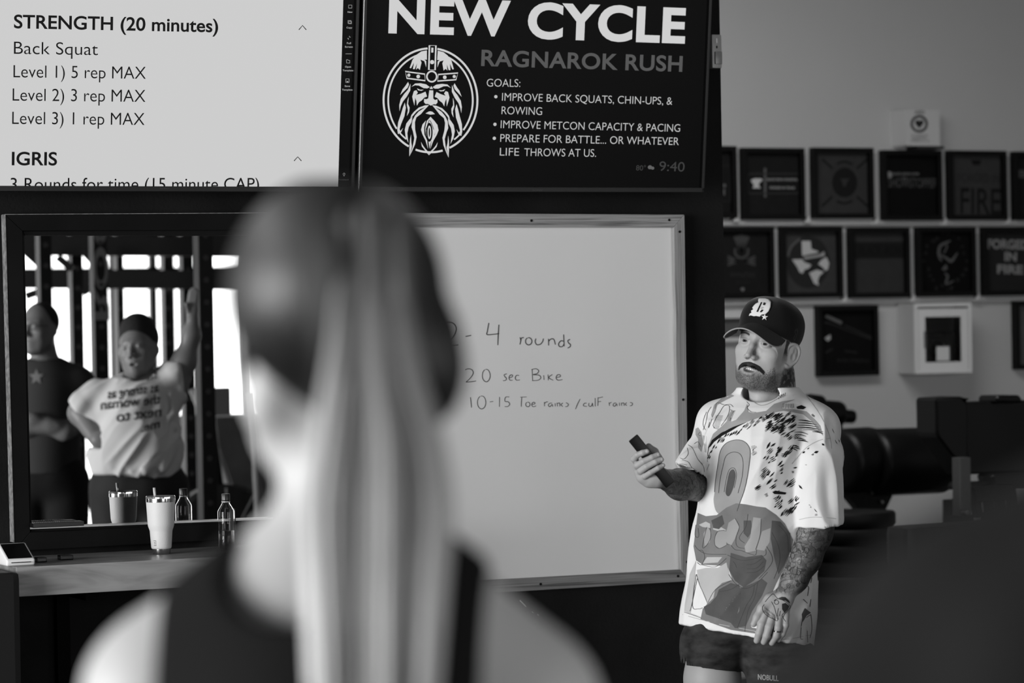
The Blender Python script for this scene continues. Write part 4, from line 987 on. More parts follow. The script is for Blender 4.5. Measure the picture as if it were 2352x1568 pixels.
# ---- hands, finer
ZH = lambda x, y, dz: K(1430+x/8.71, 980+y/8.71, dz)
S3 = Sdf(K(1435, 1190, -.02), K(1640, 985, .29), .0013)
S3.chain([ZH(1800, 1200, -.05), ZH(1150, 1150, .085), ZH(760, 1020, .185)], [.046, .040, .0245], .02)
S3.ell(ZH(560, 960, .190), (.029, .034, .016), .018)
S3.chain([ZH(760, 1020, .185), ZH(600, 1000, .19), ZH(420, 880, .195)], [.024, .021, .019], .015)
S3.chain([ZH(500, 1060, .19), ZH(400, 1000, .195), ZH(300, 800, .198)], [.016, .014, .012], .012)
fing = [[(300, 740, .198), (232, 640, .212), (300, 560, .231), (400, 520, .236), (485, 492, .236)], [(300, 830, .198), (300, 765, .219), (420, 690, .236), (590, 612, .240), (705, 560, .237)],
        [(330, 930, .196), (365, 878, .218), (480, 800, .236), (660, 705, .240), (775, 655, .236)], [(400, 1030, .193), (450, 985, .215), (560, 915, .233), (710, 825, .236), (805, 770, .232)]]
for f_, r_ in zip(fing, (.0082, .0085, .0082, .0074)): S3.chain([ZH(*q) for q in f_], [r_*1.12, r_*1.12, r_*1.0, r_*.97, r_*.86], .0022)
S3.chain([ZH(640, 900, .180), ZH(700, 640, .176), ZH(640, 500, .180), ZH(520, 390, .186)], [.018, .0125, .0100, .0085], .008)
V3, F3 = S3.mesh(); V3 = relax(V3, F3, 1)
ZL = lambda x, y, dz: K(1690+x/4.9, 1180+y/4.9, dz)
S4 = Sdf(K(1710, 1500, .09), K(1940, 1190, .26), .0014)
S4.chain([K(1880, 1196, .105), K(1869, 1225, .115), K(1849, 1282, .135), K(1824, 1330, .15), K(1804, 1362, .165)], [.046, .048, .042, .035, .0255], .02)
S4.ell(ZL(450, 1075, .170), (.036, .050, .0165), .012, R=eulR(0, 0, 14)); S4.ell(ZL(530, 970, .167), (.028, .035, .017), .012, R=eulR(0, 0, -30))
S4.chain([ZL(400, 960, .168), ZL(300, 1060, .176), ZL(240, 1160, .180), ZL(200, 1240, .182)], [.015, .0125, .0098, .008], .008)
for pts, r_ in (([(330, 1130, .178), (290, 1240, .186), (262, 1340, .186), (235, 1425, .178)], .0098), ([(405, 1170, .180), (375, 1270, .189), (345, 1370, .187), (315, 1440, .178)], .0098),
                ([(485, 1175, .178), (475, 1280, .188), (455, 1370, .184), (405, 1450, .174)], .0094), ([(560, 1150, .172), (560, 1250, .181), (525, 1345, .177), (480, 1415, .170)], .0088)):
    S4.chain([ZL(*q) for q in pts], [r_*1.15, r_*1.05, r_, r_*.85], .0035)
V4, F4 = S4.mesh(); V4 = relax(V4, F4, 1)
def tattoo(V, dens, seed, mask):
    a = vnoise(V, 70, seed); b_ = vnoise(V+a[:, None]*.012, 150, seed+1); c_ = vnoise(V+b_[:, None]*.008, 300, seed+2)
    f = .50+.34*(a > .5)+.22*(b_ > .55)-.28*(np.abs(b_-.45) < .05)-.1*(c_ > .6)
    lines = (np.abs(a-.5) < .035) | (np.abs(b_-.5) < .03)
    v = np.where(lines, .08, .17+.30*(1-f)); return lin(158.)*((1-mask)+mask*v*dens)
p3 = proj_arr(vw(V3)); mk3 = sm(1512, 1526, p3[:, 0]+(p3[:, 1]-1100)*.35)
c3 = tattoo(V3, 1.0, 3, mk3)
p4 = proj_arr(vw(V4)); mk4 = sm(1372, 1356, p4[:, 1]); dk = sm(1838, 1872, p4[:, 0]+(p4[:, 1]-1280)*.32)
c4 = tattoo(V4, 1.75-1.2*dk, 6, mk4)
c3 *= (.96+.08*vnoise(V3, 80, 4)); c4 *= (.96+.08*vnoise(V4, 80, 4))
p2 = proj_arr(vw(Vb)); arms = (p2[:, 1] < 1400) & ((p2[:, 0] < 1625) | (p2[:, 0] > 1800)); cb = tattoo(Vb, 1.0, 8, arms.astype(float)); cb = np.where(arms, cb, lin(150.))
# drop the coarse forearms inside the fine ones
def cutV(V, F, keep):
    f = F[keep[F].all(1)]; u, inv = np.unique(f, return_inverse=True); return u, inv.reshape(f.shape)
keep = ~(((p2[:, 0] < 1632) & (p2[:, 1] < 1300)) | ((p2[:, 1] > 1206) & (p2[:, 1] < 1400) & (p2[:, 0] > 1775) & (Vb[:, 2] > -D0+.075)))
u_, Fb2 = cutV(Vb, Fb, keep); Vb2, cb2 = Vb[u_], cb[u_]
VV = np.concatenate([Vh, Vb2, V3, V4]); o1, o2, o3 = len(Vh), len(Vh)+len(Vb2), len(Vh)+len(Vb2)+len(V3)
FF = np.concatenate([Fh, Fb2+o1, F3+o2, F4+o3]); CC = np.concatenate([col, cb2, c3, c4])
body = np_mesh('body', vw(VV), FF, skin, coach, CC)
bv_skin = BVHTree.FromPolygons([tuple(v) for v in vw(np.concatenate([V3, V4]))], [tuple(f) for f in np.concatenate([F3, F4+len(V3)])])
eyes(coach, HRS, HT, 70)
# teeth
b = B(); 
for k in range(8):
    a = math.radians((k-3.5)*9.5); c_ = vw(HRS @ np.array((.034*sin(a)*1.0, -.0742, .051+.034*cos(a)))+HT)
    Rm = Matrix([list(r_) for r_ in (C3 @ HR @ eulR(math.degrees(a), 0, 0))]).to_4x4(); Rm.translation = Vector(c_); b.box((0, 0, 0), (.0048, .0058, .003), bev=.0006, M=Rm)
b.build('teeth', mat('tooth_white', 205, rough=.25), coach)
# moustache and brows: many short hairs
bv_head = BVHTree.FromPolygons([tuple(v) for v in vw(Vh)], [tuple(f) for f in Fh])
def hairs(name, n, gen, m, parent, R, t, bv):
    b = B(); bm = b.bm; rg = random.Random(5)
    for _ in range(n):
        p0, d0, ln, w_ = gen(rg); p0 = np.array(p0); d0 = np.array(d0, float); d0 /= np.linalg.norm(d0)
        o_ = Vector(vw(R @ (p0+np.array([0, 0, .05]))+t)); dr_ = Vector(C3 @ R @ np.array([0, 0, -1.])); h = bv.ray_cast(o_, dr_, .12)
        if h[0] is None: continue
        n_ = h[1]; dw = Vector(C3 @ R @ d0); dw = (dw-n_*dw.dot(n_)).normalized(); sdv = n_.cross(dw).normalized()*w_
        a = h[0]-n_*.0004; m1 = a+dw*ln*.5+n_*ln*.22; e = a+dw*ln+n_*ln*.18
        v = [bm.verts.new(q) for q in (a-sdv, a+sdv, m1+sdv*.9, m1-sdv*.9, e)]; bm.faces.new(v[:4]); bm.faces.new((v[3], v[2], v[4]))
    o = b.build(name, m, parent); return o
hm = mat('moustache_hair', 38, rough=.55, spec=.35); hm2 = mat('beard_hair', 64, rough=.6, spec=.3)
def g_m(rg):
    u = rg.uniform(-1, 1); xx = u*.031; xx = u*.035; yy = -.0610-.010*abs(u)**1.7+rg.uniform(-.0062, .0068)*(1-.3*abs(u))-(.005*max(0, abs(u)-.75)/.25)
    return (xx, yy, .085), (u*1.2+rg.uniform(-.25, .25), -.75-.2*abs(u), 0), rg.uniform(.006, .0105), .00036
hairs('moustache', 3000, g_m, hm, coach, HRS, HT, bv_head)
def g_b(rg):
    s_ = rg.choice((-1, 1)); u = rg.random(); xx = s_*(.013+.034*u); yy = .0165+.0045*sin(u*2.2)-.003*u*u+rg.uniform(-.003, .003)*(1-.5*u)
    return (xx, yy, .08), (s_*1.0, .25-.5*u, 0), rg.uniform(.004, .007), .0003
hairs('eyebrow', 1100, g_b, mat('brow_hair', 70, rough=.6), coach, HRS, HT, bv_head)
def g_c(rg):
    while True:
        a = rg.uniform(-1.35, 1.35); yy = rg.uniform(-.128, -.058); xx = .062*sin(a)
        zz = .085*cos(a)
        edge = -.055-.5*max(0, zz-.03)
        if yy < edge-rg.uniform(0, .012) and not (abs(xx) < .024 and yy > -.094): break
    return (xx, yy, zz), (rg.uniform(-.3, .3)+xx*4, -1, 0), rg.uniform(.002, .0045), .00025
hairs('beard', 3600, g_c, hm2, coach, HRS, HT, bv_head)
# ---- cap
cap = tag(bpy.data.objects.new('cap', None), 'dark baseball cap with a white old-style letter D and star'); 
capm = mat('cap_wool', 20, rough=.85, spec=.15, sheen=.2, bump=.3, bscale=700)
S5 = Sdf(HT-np.array([.13, .09, .16]), HT+np.array([.14, .18, .15]), .0022)
S5.frame(HR, HT); Rc = eulR(0, -6, 0)
S5.ell((0, .046, -.013), (.083, .078, .103), 0, R=Rc, p=2.25); S5.ell((0, .056, .028), (.060, .064, .061), .02, R=Rc, p=2.6)
S5.half((0, .022, .05), (0, -1, .26)); 
S5.ell((0, .036, -.013), (.0785, .076, .098), 0, 'sub', R=Rc)
V5, F5 = S5.mesh(); V5 = relax(V5, F5, 2); crown = np_mesh('cap', vw(V5), F5, capm, coach); tag(crown, 'dark baseball cap with a white old-style letter D and a star')
crown.data.materials.append(mat('brim_under', 46, rough=.8, spec=.2))
# brim
gu, gv = 40, 14; vt = []; 
for lay in (0, 1):
    for j in range(gv+1):
        for i in range(gu+1):
            u = -1+2*i/gu; v = j/gv; a = u*1.22; bx, bz = .079*sin(a), .025+.066*cos(a)
            ln = .074*max(0.0, 1-abs(u)**3.2)**.5
            dirx, dirz = sin(a)*.25, 1.0; nn_ = math.hypot(dirx, dirz)
            xx = bx+dirx/nn_*ln*v; zz = bz+dirz/nn_*ln*v; yy = .054-.046*(xx/.075)**2-.24*(zz-.085)-(.0035 if lay else 0)
            vt.append(vw(HRS @ np.array((xx, yy, zz))+HT))
ft = []; N1 = (gu+1)*(gv+1)
for j in range(gv):
    for i in range(gu):
        a = j*(gu+1)+i; q = (a, a+1, a+gu+2, a+gu+1); ft.append(q[::-1]); ft.append(tuple(k+N1 for k in q))
for i in range(gu): a = gv*(gu+1)+i; ft.append((a, a+1, a+1+N1, a+N1))
for j in range(gv):
    a = j*(gu+1); ft.append((a, a+gu+1, a+gu+1+N1, a+N1)); a += gu; ft.append((a, a+gu+1, a+gu+1+N1, a+N1))
br = mesh('brim', vt, ft, mat('brim_cloth', 66, rough=.8, spec=.2, bump=.2, bscale=700), crown, smooth=True); 
rim_pts = [vt[gv*(gu+1)+i]*.5+vt[N1+gv*(gu+1)+i]*.5 for i in range(1, gu)]
b = B(); b.tube(rim_pts, .0021, 6); b.build('brim_edge', mat('brim_lit_edge', 150, rough=.6), crown, smooth=True)  # pale tube paints the lit front edge of the brim
cm = bvh_of(crown)
Z5 = lambda x, y: (1600+x/5.6, 660+y/5.6)
lw = mat('embroidery_white', 215, rough=.7)
dc = Decal(cm, .0022, Z5, step=4)
dc.poly([(800, 152), (880, 150), (930, 165), (955, 195), (950, 255), (928, 308), (890, 345), (840, 350), (815, 378), (770, 368), (740, 372), (700, 360), (680, 368), (690, 340), (715, 325), (705, 305), (735, 285), (722, 268), (740, 240), (765, 215), (800, 200), (795, 185)])
def star(c, r1, r2, rot=0, n=5): return [(c[0]+(r1 if k % 2 == 0 else r2)*sin(rot+pi*k/n), c[1]-(r1 if k % 2 == 0 else r2)*cos(rot+pi*k/n)) for k in range(2*n)]
dc.poly(star((877, 383), 46, 17, .1))
o = dc.build('cap_lettering', lw, crown, thick=.0022); tag(o, 'raised white old-style letter D with a small star')
dc = Decal(cm, .0046, Z5, step=4); dc.poly([(833, 200), (846, 206), (795, 322), (776, 318)]); dc.poly([(866, 204), (892, 212), (880, 240), (856, 236)]); dc.poly([(842, 292), (866, 296), (838, 326), (818, 322)]); dc.stroke([(836, 262), (866, 266)], 5); dc.stroke([(830, 277), (860, 281)], 5); dc.build('letter_gaps', capm, crown)
dc = Decal(cm, .0008, Z5, step=4); dc.stroke([(1285, 530), (1262, 570), (1270, 600), (1250, 640), (1256, 685), (1275, 640), (1290, 590), (1300, 545)], 5, closed=True); dc.stroke([(1262, 545), (1300, 560)], 4); dc.build('side_emblem', mat('side_thread', 75, rough=.7), crown)
# ---- shirt
shirt_m = mat('tee_white', 224, rough=.9, spec=.15, bump=.25, bscale=900)
ph = math.radians(-28)
ys = [905, 935, 965, 1000, 1100, 1200, 1300, 1400, 1470]
XL = [1700, 1668, 1632, 1622, 1616, 1600, 1586, 1572, 1563]; XR = [1825, 1846, 1862, 1858, 1852, 1864, 1876, 1872, 1866]
BB = [.06, .10, .125, .135, .14, .138, .138, .14, .142]
yl = np.array([K(0, q)[1] for q in ys])[::-1]
def hw(i): return (XR[i]-XL[i])/2*D0/FPX
def ctr(i): return K((XR[i]+XL[i])/2, 0)[0]
cxl = np.array([ctr(i) for i in range(len(ys))])[::-1]; bl = np.array(BB)[::-1]*RSC
al = np.array([math.sqrt(max((hw(i)**2-(BB[i]*RSC*sin(ph))**2), 1e-4))/cos(ph) for i in range(len(ys))])[::-1]
def torso(off=0.0):
    def f(X, Y, Z):
        yv = Y.ravel(); cx_ = np.interp(yv, yl, cxl)[None, :, None]; a_ = np.interp(yv, yl, al)[None, :, None]-off; b_ = np.interp(yv, yl, bl)[None, :, None]-off
        xx = X-cx_; zz = Z+D0; u = xx*cos(ph)-zz*sin(ph); v = xx*sin(ph)+zz*cos(ph)
        # soft folds falling from the shoulders
        w_ = .0035*np.sin(u*46+Y*9)*np.clip((yl[-2]-Y)*3, 0, 1)+.003*np.sin(u*21-Y*26)*np.clip((yl[-2]-Y)*3, 0, 1)
        r_ = (np.abs(u/a_)**2.3+np.abs(v/b_)**2.3)**(1/2.3); return (r_-1)*np.minimum(a_, b_)*.95+(w_ if off == 0 else 0)
    return f
S6 = Sdf(K(1535, 1500, -.28), K(1960, 875, .30), .0032)
lo_, hi_ = S6.lo, S6.lo+S6.n*S6.h
S6.chain([K(1652, 972, -.06), K(1634, 1020, -.05), K(1597, 1078, .015)], [.052, .052, .058], .012)
S6.chain([K(1866, 985, .02), K(1874, 1050, .06), K(1880, 1240, .12)], [.066, .069, .064], .012)

S6.half(K(1590, 1090, .02), (-.62, -.78, .10), lo=K(1535, 1300, -.28), hi=K(1700, 900, .30))
S6.half(K(1876, 1203, .12), (.06, -1, -.12), lo=K(1780, 1400, -.28), hi=K(1960, 1100, .30))
S6.cone(K(1612, 1050, -.01), K(1578, 1120, .04), .045, .056, 0, 'sub'); S6.cone(K(1878, 1150, .10), K(1883, 1290, .13), .049, .056, 0, 'sub')
S6.func(lo_, hi_, torso(), .014)
S6.cone(K(1730, 938, -.02), K(1650, 966, -.06), .055, .052, .04); S6.cone(K(1800, 932, -.02), K(1868, 982, .02), .058, .060, .04)
S6.half(K(1720, 889), (0, 1, 0)); S6.half(K(1720, 1457, 0), (-.16, -1, .06)); S6.func(K(1500, 1520, -.3), K(1960, 1400, .3), torso(.024), 0, 'sub')
# neck opening
S6.cone(K(1778, 830, -.05), K(1762, 905, .0), .066, .066, .003, 'sub'); S6.ell(K(1748, 903, .03), (.052, .030, .075), .006, 'sub')
V6, F6 = S6.mesh(); V6 = relax(V6, F6, 2); q6 = proj_arr(vw(V6)); top_ = np.clip((q6[:, 1]-925)/60, 0, 1)
Va = folds(V6, F6, .012, (.12, 1, .05), 24, 3.0, 2); Vc = folds(V6, F6, .009, (.75, 1, .0), 20, 3.0, 6); sl_ = np.clip((q6[:, 0]-1822)/30, 0, 1)*(q6[:, 1] < 1230)
V6 = V6+(Va-V6)*(top_*np.maximum(sl_, .25))[:, None]+(Vc-V6)*(top_*(1-sl_)*.8)[:, None]
shirt = np_mesh('shirt', vw(V6), F6, shirt_m, coach); tag(shirt, 'oversized white tee with dark brush strokes and a large grey abstract print')
bs_ = bvh_of(shirt)
Z6 = lambda x, y: (1420+x/4.355, 900+y/4.355); Z7 = lambda x, y: (1540+x/4.04, 1180+y/4.04)
g1, g2, g3, g4 = mat('print_grey', 152, rough=.9, spec=.1, noise=.06, nscale=12), mat('print_mid', 118, rough=.9, spec=.1, noise=.1, nscale=15), mat('print_dark', 84, rough=.9, spec=.1, noise=.12, nscale=18), mat('print_black', 34, rough=.9, spec=.1)
g5 = mat('print_light', 178, rough=.9, spec=.1, noise=.05, nscale=12)
# grey sweep under the collar
d = Decal(bs_, .0009, Z6)
d.poly([(890, 640), (900, 540), (950, 420), (1030, 350), (1110, 305), (1230, 270), (1330, 240), (1440, 205), (1560, 175), (1640, 165), (1760, 175), (1880, 195), (1960, 270), (2020, 340), (2050, 440), (1990, 370), (1930, 290), (1850, 225), (1750, 205), (1650, 190), (1520, 215), (1400, 260), (1290, 300), (1180, 340), (1060, 390), (960, 470), (910, 560)])
d.poly([(1110, 305), (1180, 280), (1260, 190), (1290, 120), (1300, 200), (1350, 212), (1480, 190), (1560, 120), (1640, 95), (1770, 75), (1640, 125), (1640, 165), (1440, 215), (1230, 275)])
d.poly([(930, 230), (960, 130), (1040, 60), (1130, 25), (1160, 40), (1060, 90), (990, 130), (970, 200), (940, 260)])
d.poly([(1030, 350), (1090, 290), (1100, 240), (1130, 190), (1110, 170), (1160, 190), (1120, 250), (1130, 300)])
d.poly([(775, 370), (800, 355), (830, 400), (850, 520), (830, 600), (800, 560), (800, 470), (775, 430)])
d.build('grey_print', g1, shirt)
d = Decal(bs_, .0010, Z6)
d.poly([(900, 560), (940, 480), (1030, 410), (1150, 350), (1290, 300), (1310, 290), (1200, 345), (1130, 390), (1040, 440), (960, 500), (920, 550)]); d.poly([(1780, 150), (1830, 132), (1880, 155), (1850, 175), (1790, 170)])
d.poly([(1540, 1000), (1570, 985), (1680, 1005), (1670, 1025), (1560, 1020)])
rg = random.Random(11)
def brush(cx_, cy_, ln, w_, ang, d=d):
    a = math.radians(ang); ux, uy = cos(a), -sin(a)
    n_ = rg.choice((1, 1, 2, 3))
    for q in range(n_):
        o_ = (q-(n_-1)/2)*w_*.8; ox, oy = -uy*o_, ux*o_; l_ = ln*rg.uniform(.7, 1.05)
        d.stroke([(cx_+ox-ux*l_/2, cy_+oy-uy*l_/2), (cx_+ox-uy*2, cy_+oy+ux*2), (cx_+ox+ux*l_/2, cy_+oy+uy*l_/2)], (2, w_/n_*1.3 if n_ > 1 else w_, 2))
pts_b = []
for i in range(26): t_ = i/25; pts_b.append((910+t_*t_*100+t_*560, 640-430*t_**.62+rg.uniform(-12, 40), rg.uniform(36, 70), rg.uniform(9, 16), 62-28*t_))
for i in range(58):   # band of strokes over the chest to the armpit
    t_ = rg.random(); x_ = 1440+t_*290+rg.uniform(-20, 60); y_ = 215+rg.random()*300*(.35+t_*.7); pts_b.append((x_, y_, rg.uniform(50, 110), rg.uniform(10, 20), rg.uniform(22, 44)))
for i in range(56):   # trail running down the side
    y_ = rg.uniform(520, 1230); lo2 = 1440 if y_ < 700 else 1350 if y_ < 1050 else 1560; x_ = rg.uniform(lo2, 1740 if y_ < 950 else 1790); pts_b.append((x_, y_, rg.uniform(40, 90), rg.uniform(12, 24), rg.uniform(28, 62)))
for q in pts_b: brush(*q)
for y_, x0, x1 in ((290, 1800, 1950), (315, 1800, 1985), (340, 1790, 2010), (362, 1785, 2030), (385, 1850, 2050), (405, 1940, 2050), (410, 1760, 1900), (430, 1760, 1880), (470, 1760, 1880), (488, 1790, 1900), (540, 1740, 1810), (560, 1745, 1820), (575, 1730, 1790)): d.stroke([(x0, y_-8), ((x0+x1)/2, y_-rg.uniform(2, 9)), (x1, y_+14)], (3, rg.uniform(8, 15), 3))
for q in ((2050, 525, 40, 22, -40), (1980, 600, 60, 26, 20), (1945, 625, 30, 10, 30), (1855, 602, 30, 20, 35), (1900, 565, 28, 10, 40), (1645, 632, 44, 18, 0), (1770, 755, 50, 16, 10), (1745, 798, 30, 14, 0), (1826, 950, 60, 18, -50), (1780, 1080, 40, 22, -80), (1975, 1185, 60, 7, -50), (1980, 1226, 30, 8, 5), (1880, 727, 20, 5, 0), (1915, 1130, 18, 5, -30), (1925, 1150, 12, 6, 20), (2210, 490, 30, 6, -70), (2150, 390, 60, 5, -65), (2180, 500, 50, 5, -60), (1950, 235, 40, 8, -40)): brush(*q)
for y_ in range(0, 8): d.stroke([(1525+y_*20, 108-y_*9), (1530+y_*20, 70-y_*9)], 5)
for i in range(7): d.stroke([(1650+i*17, 118), (1652+i*17, 160+6*(i % 2))], 4)
for i in range(12): d.stroke([(955+i*2, 300-i*11+60), (1005+i*4, 312-i*12+60)], 3.5)
for i in range(8): d.stroke([(1110+i*5, 290-i*13), (1130+i*6, 280-i*13)], 3.5)
for i in range(13): d.stroke([(845+i*1.5, 440+i*13), (885, 445+i*13)], 4)
for i in range(7): d.stroke([(795+i*10, 832-(3-abs(i-3))*6), (798+i*10, 848)], 4)
for L6 in ([(1020, 200), (980, 260), (950, 330), (965, 360)], [(1020, 200), (1060, 140), (1110, 140), (1110, 200), (1080, 270), (1030, 340)], [(970, 170), (990, 110), (1060, 130), (1120, 125), (1150, 150)], [(885, 200), (860, 260), (850, 330), (875, 380)], [(700, 530), (740, 560), (770, 620), (800, 680), (840, 720)], [(760, 520), (800, 500), (830, 560)], [(640, 680), (700, 700), (740, 760), (800, 800), (860, 840)], [(620, 660), (660, 670), (700, 620), (690, 560)], [(800, 680), (850, 740), (860, 800)], [(590, 720), (640, 720), (690, 730)], [(850, 380), (880, 300), (895, 210), (930, 150)], [(940, 270), (905, 360), (915, 300)], [(1285, 100), (1310, 130), (1290, 160), (1330, 200), (1380, 205)], [(890, 700), (900, 600), (920, 520)], [(900, 640), (930, 590)], [(885, 780), (910, 720)], [(820, 400), (800, 430), (830, 440)]): d.stroke(L6, 3.5)
for q in range(10): a = -50+q*18; d.stroke([(1330+rg.uniform(0, 20), 545+q*10), (1370+18*math.sin(q), 535+q*9)], 3)
d.build('brush_strokes', g4, shirt)
# generic stand-in for the large figure: a plain oval over layered grey panels
d = Decal(bs_, .0005, Z6)
d.poly([(965, 1000), (975, 880), (1000, 720), (1020, 600), (1070, 520), (1150, 482), (1230, 482), (1290, 520), (1320, 590), (1310, 720), (1290, 860), (1260, 990), (1220, 1100), (1190, 1190), (1080, 1240), (985, 1200), (955, 1090)], True); d.build('grey_oval', g1, shirt)
d = Decal(bs_, .0011, Z6)
d.stroke([(965, 1000), (975, 880), (1000, 720), (1020, 600), (1070, 520), (1150, 482), (1230, 482), (1290, 520), (1320, 590), (1310, 720), (1290, 860), (1260, 990), (1220, 1100), (1190, 1190)], 5)
d.stroke([(1005, 1010), (1020, 880), (1050, 740), (1080, 640), (1150, 600), (1220, 620), (1250, 700), (1240, 850), (1200, 1010)], 5); d.stroke([(1060, 1000), (1080, 880), (1110, 780), (1160, 760), (1185, 830), (1160, 960)], 4)
d.build('oval_outlines', mat('print_line', 64, rough=.9), shirt)
d = Decal(bs_, .0010, Z6); d.poly([(1075, 1010), (1090, 900), (1115, 800), (1155, 775), (1175, 835), (1150, 960), (1110, 1040)], True); d.build('inner_panel', g3, shirt)
d = Decal(bs_, .0008, Z7)
d.poly([(255, -10), (330, 20), (430, 10), (520, -60), (610, -100), (700, -90), (800, -70), (880, -60), (980, 10), (1060, 90), (1135, 240), (1100, 400), (1040, 520), (980, 640), (930, 760), (850, 850), (790, 960), (745, 1040), (780, 1085), (790, 1110), (560, 1075), (280, 975), (300, 880), (345, 830), (400, 780), (415, 700), (480, 640), (575, 610), (535, 500), (460, 480), (300, 470), (240, 430), (215, 300), (235, 150)])
d.poly([(500, 1010), (790, 1060), (960, 1150), (960, 1120), (780, 1085)])
d.build('grey_panel', g2, shirt)
d = Decal(bs_, .0010, Z7)
d.poly([(430, 760), (450, 700), (560, 640), (640, 660), (660, 780), (620, 930), (560, 1010), (420, 960), (330, 930), (310, 860), (370, 830)]); d.poly([(560, 360), (700, 400), (850, 380), (890, 430), (870, 530), (770, 620), (680, 680), (600, 620), (545, 520)]); d.poly([(940, 60), (1020, 70), (1110, 180), (1115, 330), (1050, 480), (1000, 560), (960, 400), (930, 230)]); d.poly([(380, 60), (480, 10), (500, 90), (450, 140), (400, 130)]); d.poly([(680, 60), (750, 60), (760, 160), (720, 220), (680, 180)]); d.poly([(640, 690), (770, 640), (850, 600), (900, 640), (850, 760), (760, 900), (700, 1040), (600, 1060), (560, 1010), (640, 900)])
d.build('dark_panel', g3, shirt)
d = Decal(bs_, .0011, Z7)
d.poly([(540, 80), (600, 40), (640, 120), (600, 230), (560, 300), (520, 260), (520, 160)]); d.poly([(770, 30), (840, 40), (830, 200), (790, 340), (700, 360), (690, 300), (740, 220)]); d.poly([(850, 160), (930, 130), (920, 260), (870, 340), (800, 330)]); d.poly([(310, 180), (350, 120), (380, 170), (370, 260), (320, 300)]); d.poly([(410, 220), (450, 150), (520, 160), (520, 290), (460, 320), (415, 290)])
d.build('light_panel', g1, shirt)
d = Decal(bs_, .0009, Z7)
d.poly([(245, 520), (330, 500), (440, 500), (520, 450), (545, 560), (570, 610), (480, 640), (415, 700), (400, 780), (345, 830), (310, 760), (270, 640)]); d.poly([(180, 560), (240, 430), (225, 600), (200, 850), (185, 930), (300, 960), (130, 900), (135, 840)]); d.poly([(265, 100), (330, 70), (370, 90), (370, 130), (300, 120)]); d.poly([(385, 140), (440, 105), (520, 150), (450, 160)]); d.poly([(340, 400), (480, 400), (440, 450), (300, 460)])
d.build('pale_panel', g5, shirt)
d = Decal(bs_, .0013, Z7)
for L7 in ([(520, 280), (560, 290), (600, 330), (660, 340), (740, 370), (790, 380), (800, 330)], [(600, 40), (640, 120), (610, 220), (620, 300), (690, 320)], [(720, 0), (700, 120), (640, 220), (690, 270)], [(840, 50), (830, 200), (790, 330)], [(530, 380), (620, 420), (700, 430), (800, 410), (880, 380), (885, 330)], [(540, 560), (600, 640), (690, 690), (790, 650), (900, 540)], [(245, 560), (270, 650), (320, 760), (345, 830)], [(240, 560), (205, 850), (260, 880), (300, 870)], [(240, 100), (230, 200), (265, 210), (260, 130)], [(230, 290), (260, 330), (340, 370), (520, 375)], [(460, 720), (560, 700), (640, 650)], [(780, 660), (760, 760), (700, 860), (620, 1060)], [(810, 640), (780, 780), (720, 900), (690, 1090)], [(940, 170), (1000, 300), (1010, 450), (960, 600)], [(1000, 100), (1080, 200), (1090, 350)], [(710, 470), (780, 460), (850, 410)], [(710, 510), (800, 500), (860, 440)], [(710, 545), (800, 535), (870, 480)], [(580, 440), (600, 460), (615, 500)], [(290, 470), (420, 490), (520, 410)], [(350, 820), (420, 700), (560, 620)], [(130, 910), (290, 965)], [(180, 900), (195, 860), (250, 600)], [(340, 120), (300, 300), (330, 300), (375, 220), (370, 130)], [(500, 150), (430, 170), (410, 270), (450, 320), (520, 290)], [(890, 300), (940, 390), (930, 470), (820, 600)], [(270, 340), (300, 340), (320, 400), (290, 470), (250, 450)]): d.stroke(L7, 4)
for L7 in ([(1240, 880), (1225, 960), (1210, 1040)], [(1255, 960), (1300, 930)], [(1250, 660), (1280, 680), (1270, 760)], [(1310, 590), (1300, 640)], [(1380, 470), (1365, 560), (1370, 620)], [(1300, 930), (1310, 1060), (1290, 1150)], [(1265, 1080), (1270, 1190)], [(1230, 790), (1270, 830)], [(1300, 790), (1290, 860)], [(1210, 1050), (1205, 1150), (1225, 1160)]): d.stroke(L7, 5)
d.poly([(1245, 872), (1300, 915), (1260, 940), (1225, 1000), (1215, 930)])
d.build('print_outlines', mat('print_line', 64, rough=.9), shirt)
d = Decal(bs_, .0009); d.stroke([(1716, 893), (1722, 912), (1736, 926), (1752, 931), (1775, 922), (1800, 905)], 1.5); d.stroke([(1568, 1411), (1652, 1433), (1735, 1449)], 1.4); d.stroke([(1778, 1466), (1810, 1467), (1862, 1457)], 1.2); d.stroke([(1836, 1193), (1872, 1187), (1930, 1192)], 1.2); d.stroke([(1852, 908), (1885, 955), (1905, 1000), (1910, 1030)], 1.2); d.stroke([(1819, 1065), (1850, 1030), (1880, 1012), (1908, 1006)], 1.2); d.build('seams', mat('seam_grey', 170, rough=.9), shirt)
# ---- shorts
shm = mat('shorts_camo', 50, rough=.85, spec=.2, noise=.75, nscale=16, stretch=(1, 1, 2.2), bump=.2, bscale=600)
S8 = Sdf(K(1535, 1610, -.25), K(1900, 1385, .27), .0045)
S8.ell(K(1722, 1415, .01), (.138, .08, .105), 0, R=eulR(-20, 0, 0), p=2.4)
S8.chain([K(1660, 1400, .0), K(1640, 1480, .01), K(1622, 1560, .02)], [.070, .088, .076], .03); S8.chain([K(1780, 1400, .02), K(1788, 1500, .045), K(1790, 1620, .06)], [.070, .091, .084], .03)
S8.half(K(1610, 1530, .02), (-.13, -1, .05), lo=K(1500, 1640, -.3), hi=K(1702, 1400, .3)); S8.half(K(1790, 1582, .05), (0, -1, 0), lo=K(1702, 1640, -.3), hi=K(1900, 1400, .3))
S8.cone(K(1624, 1520, .015), K(1620, 1580, .02), .073, .077, 0, 'sub'); S8.cone(K(1790, 1540, .05), K(1790, 1650, .06), .080, .086, 0, 'sub')
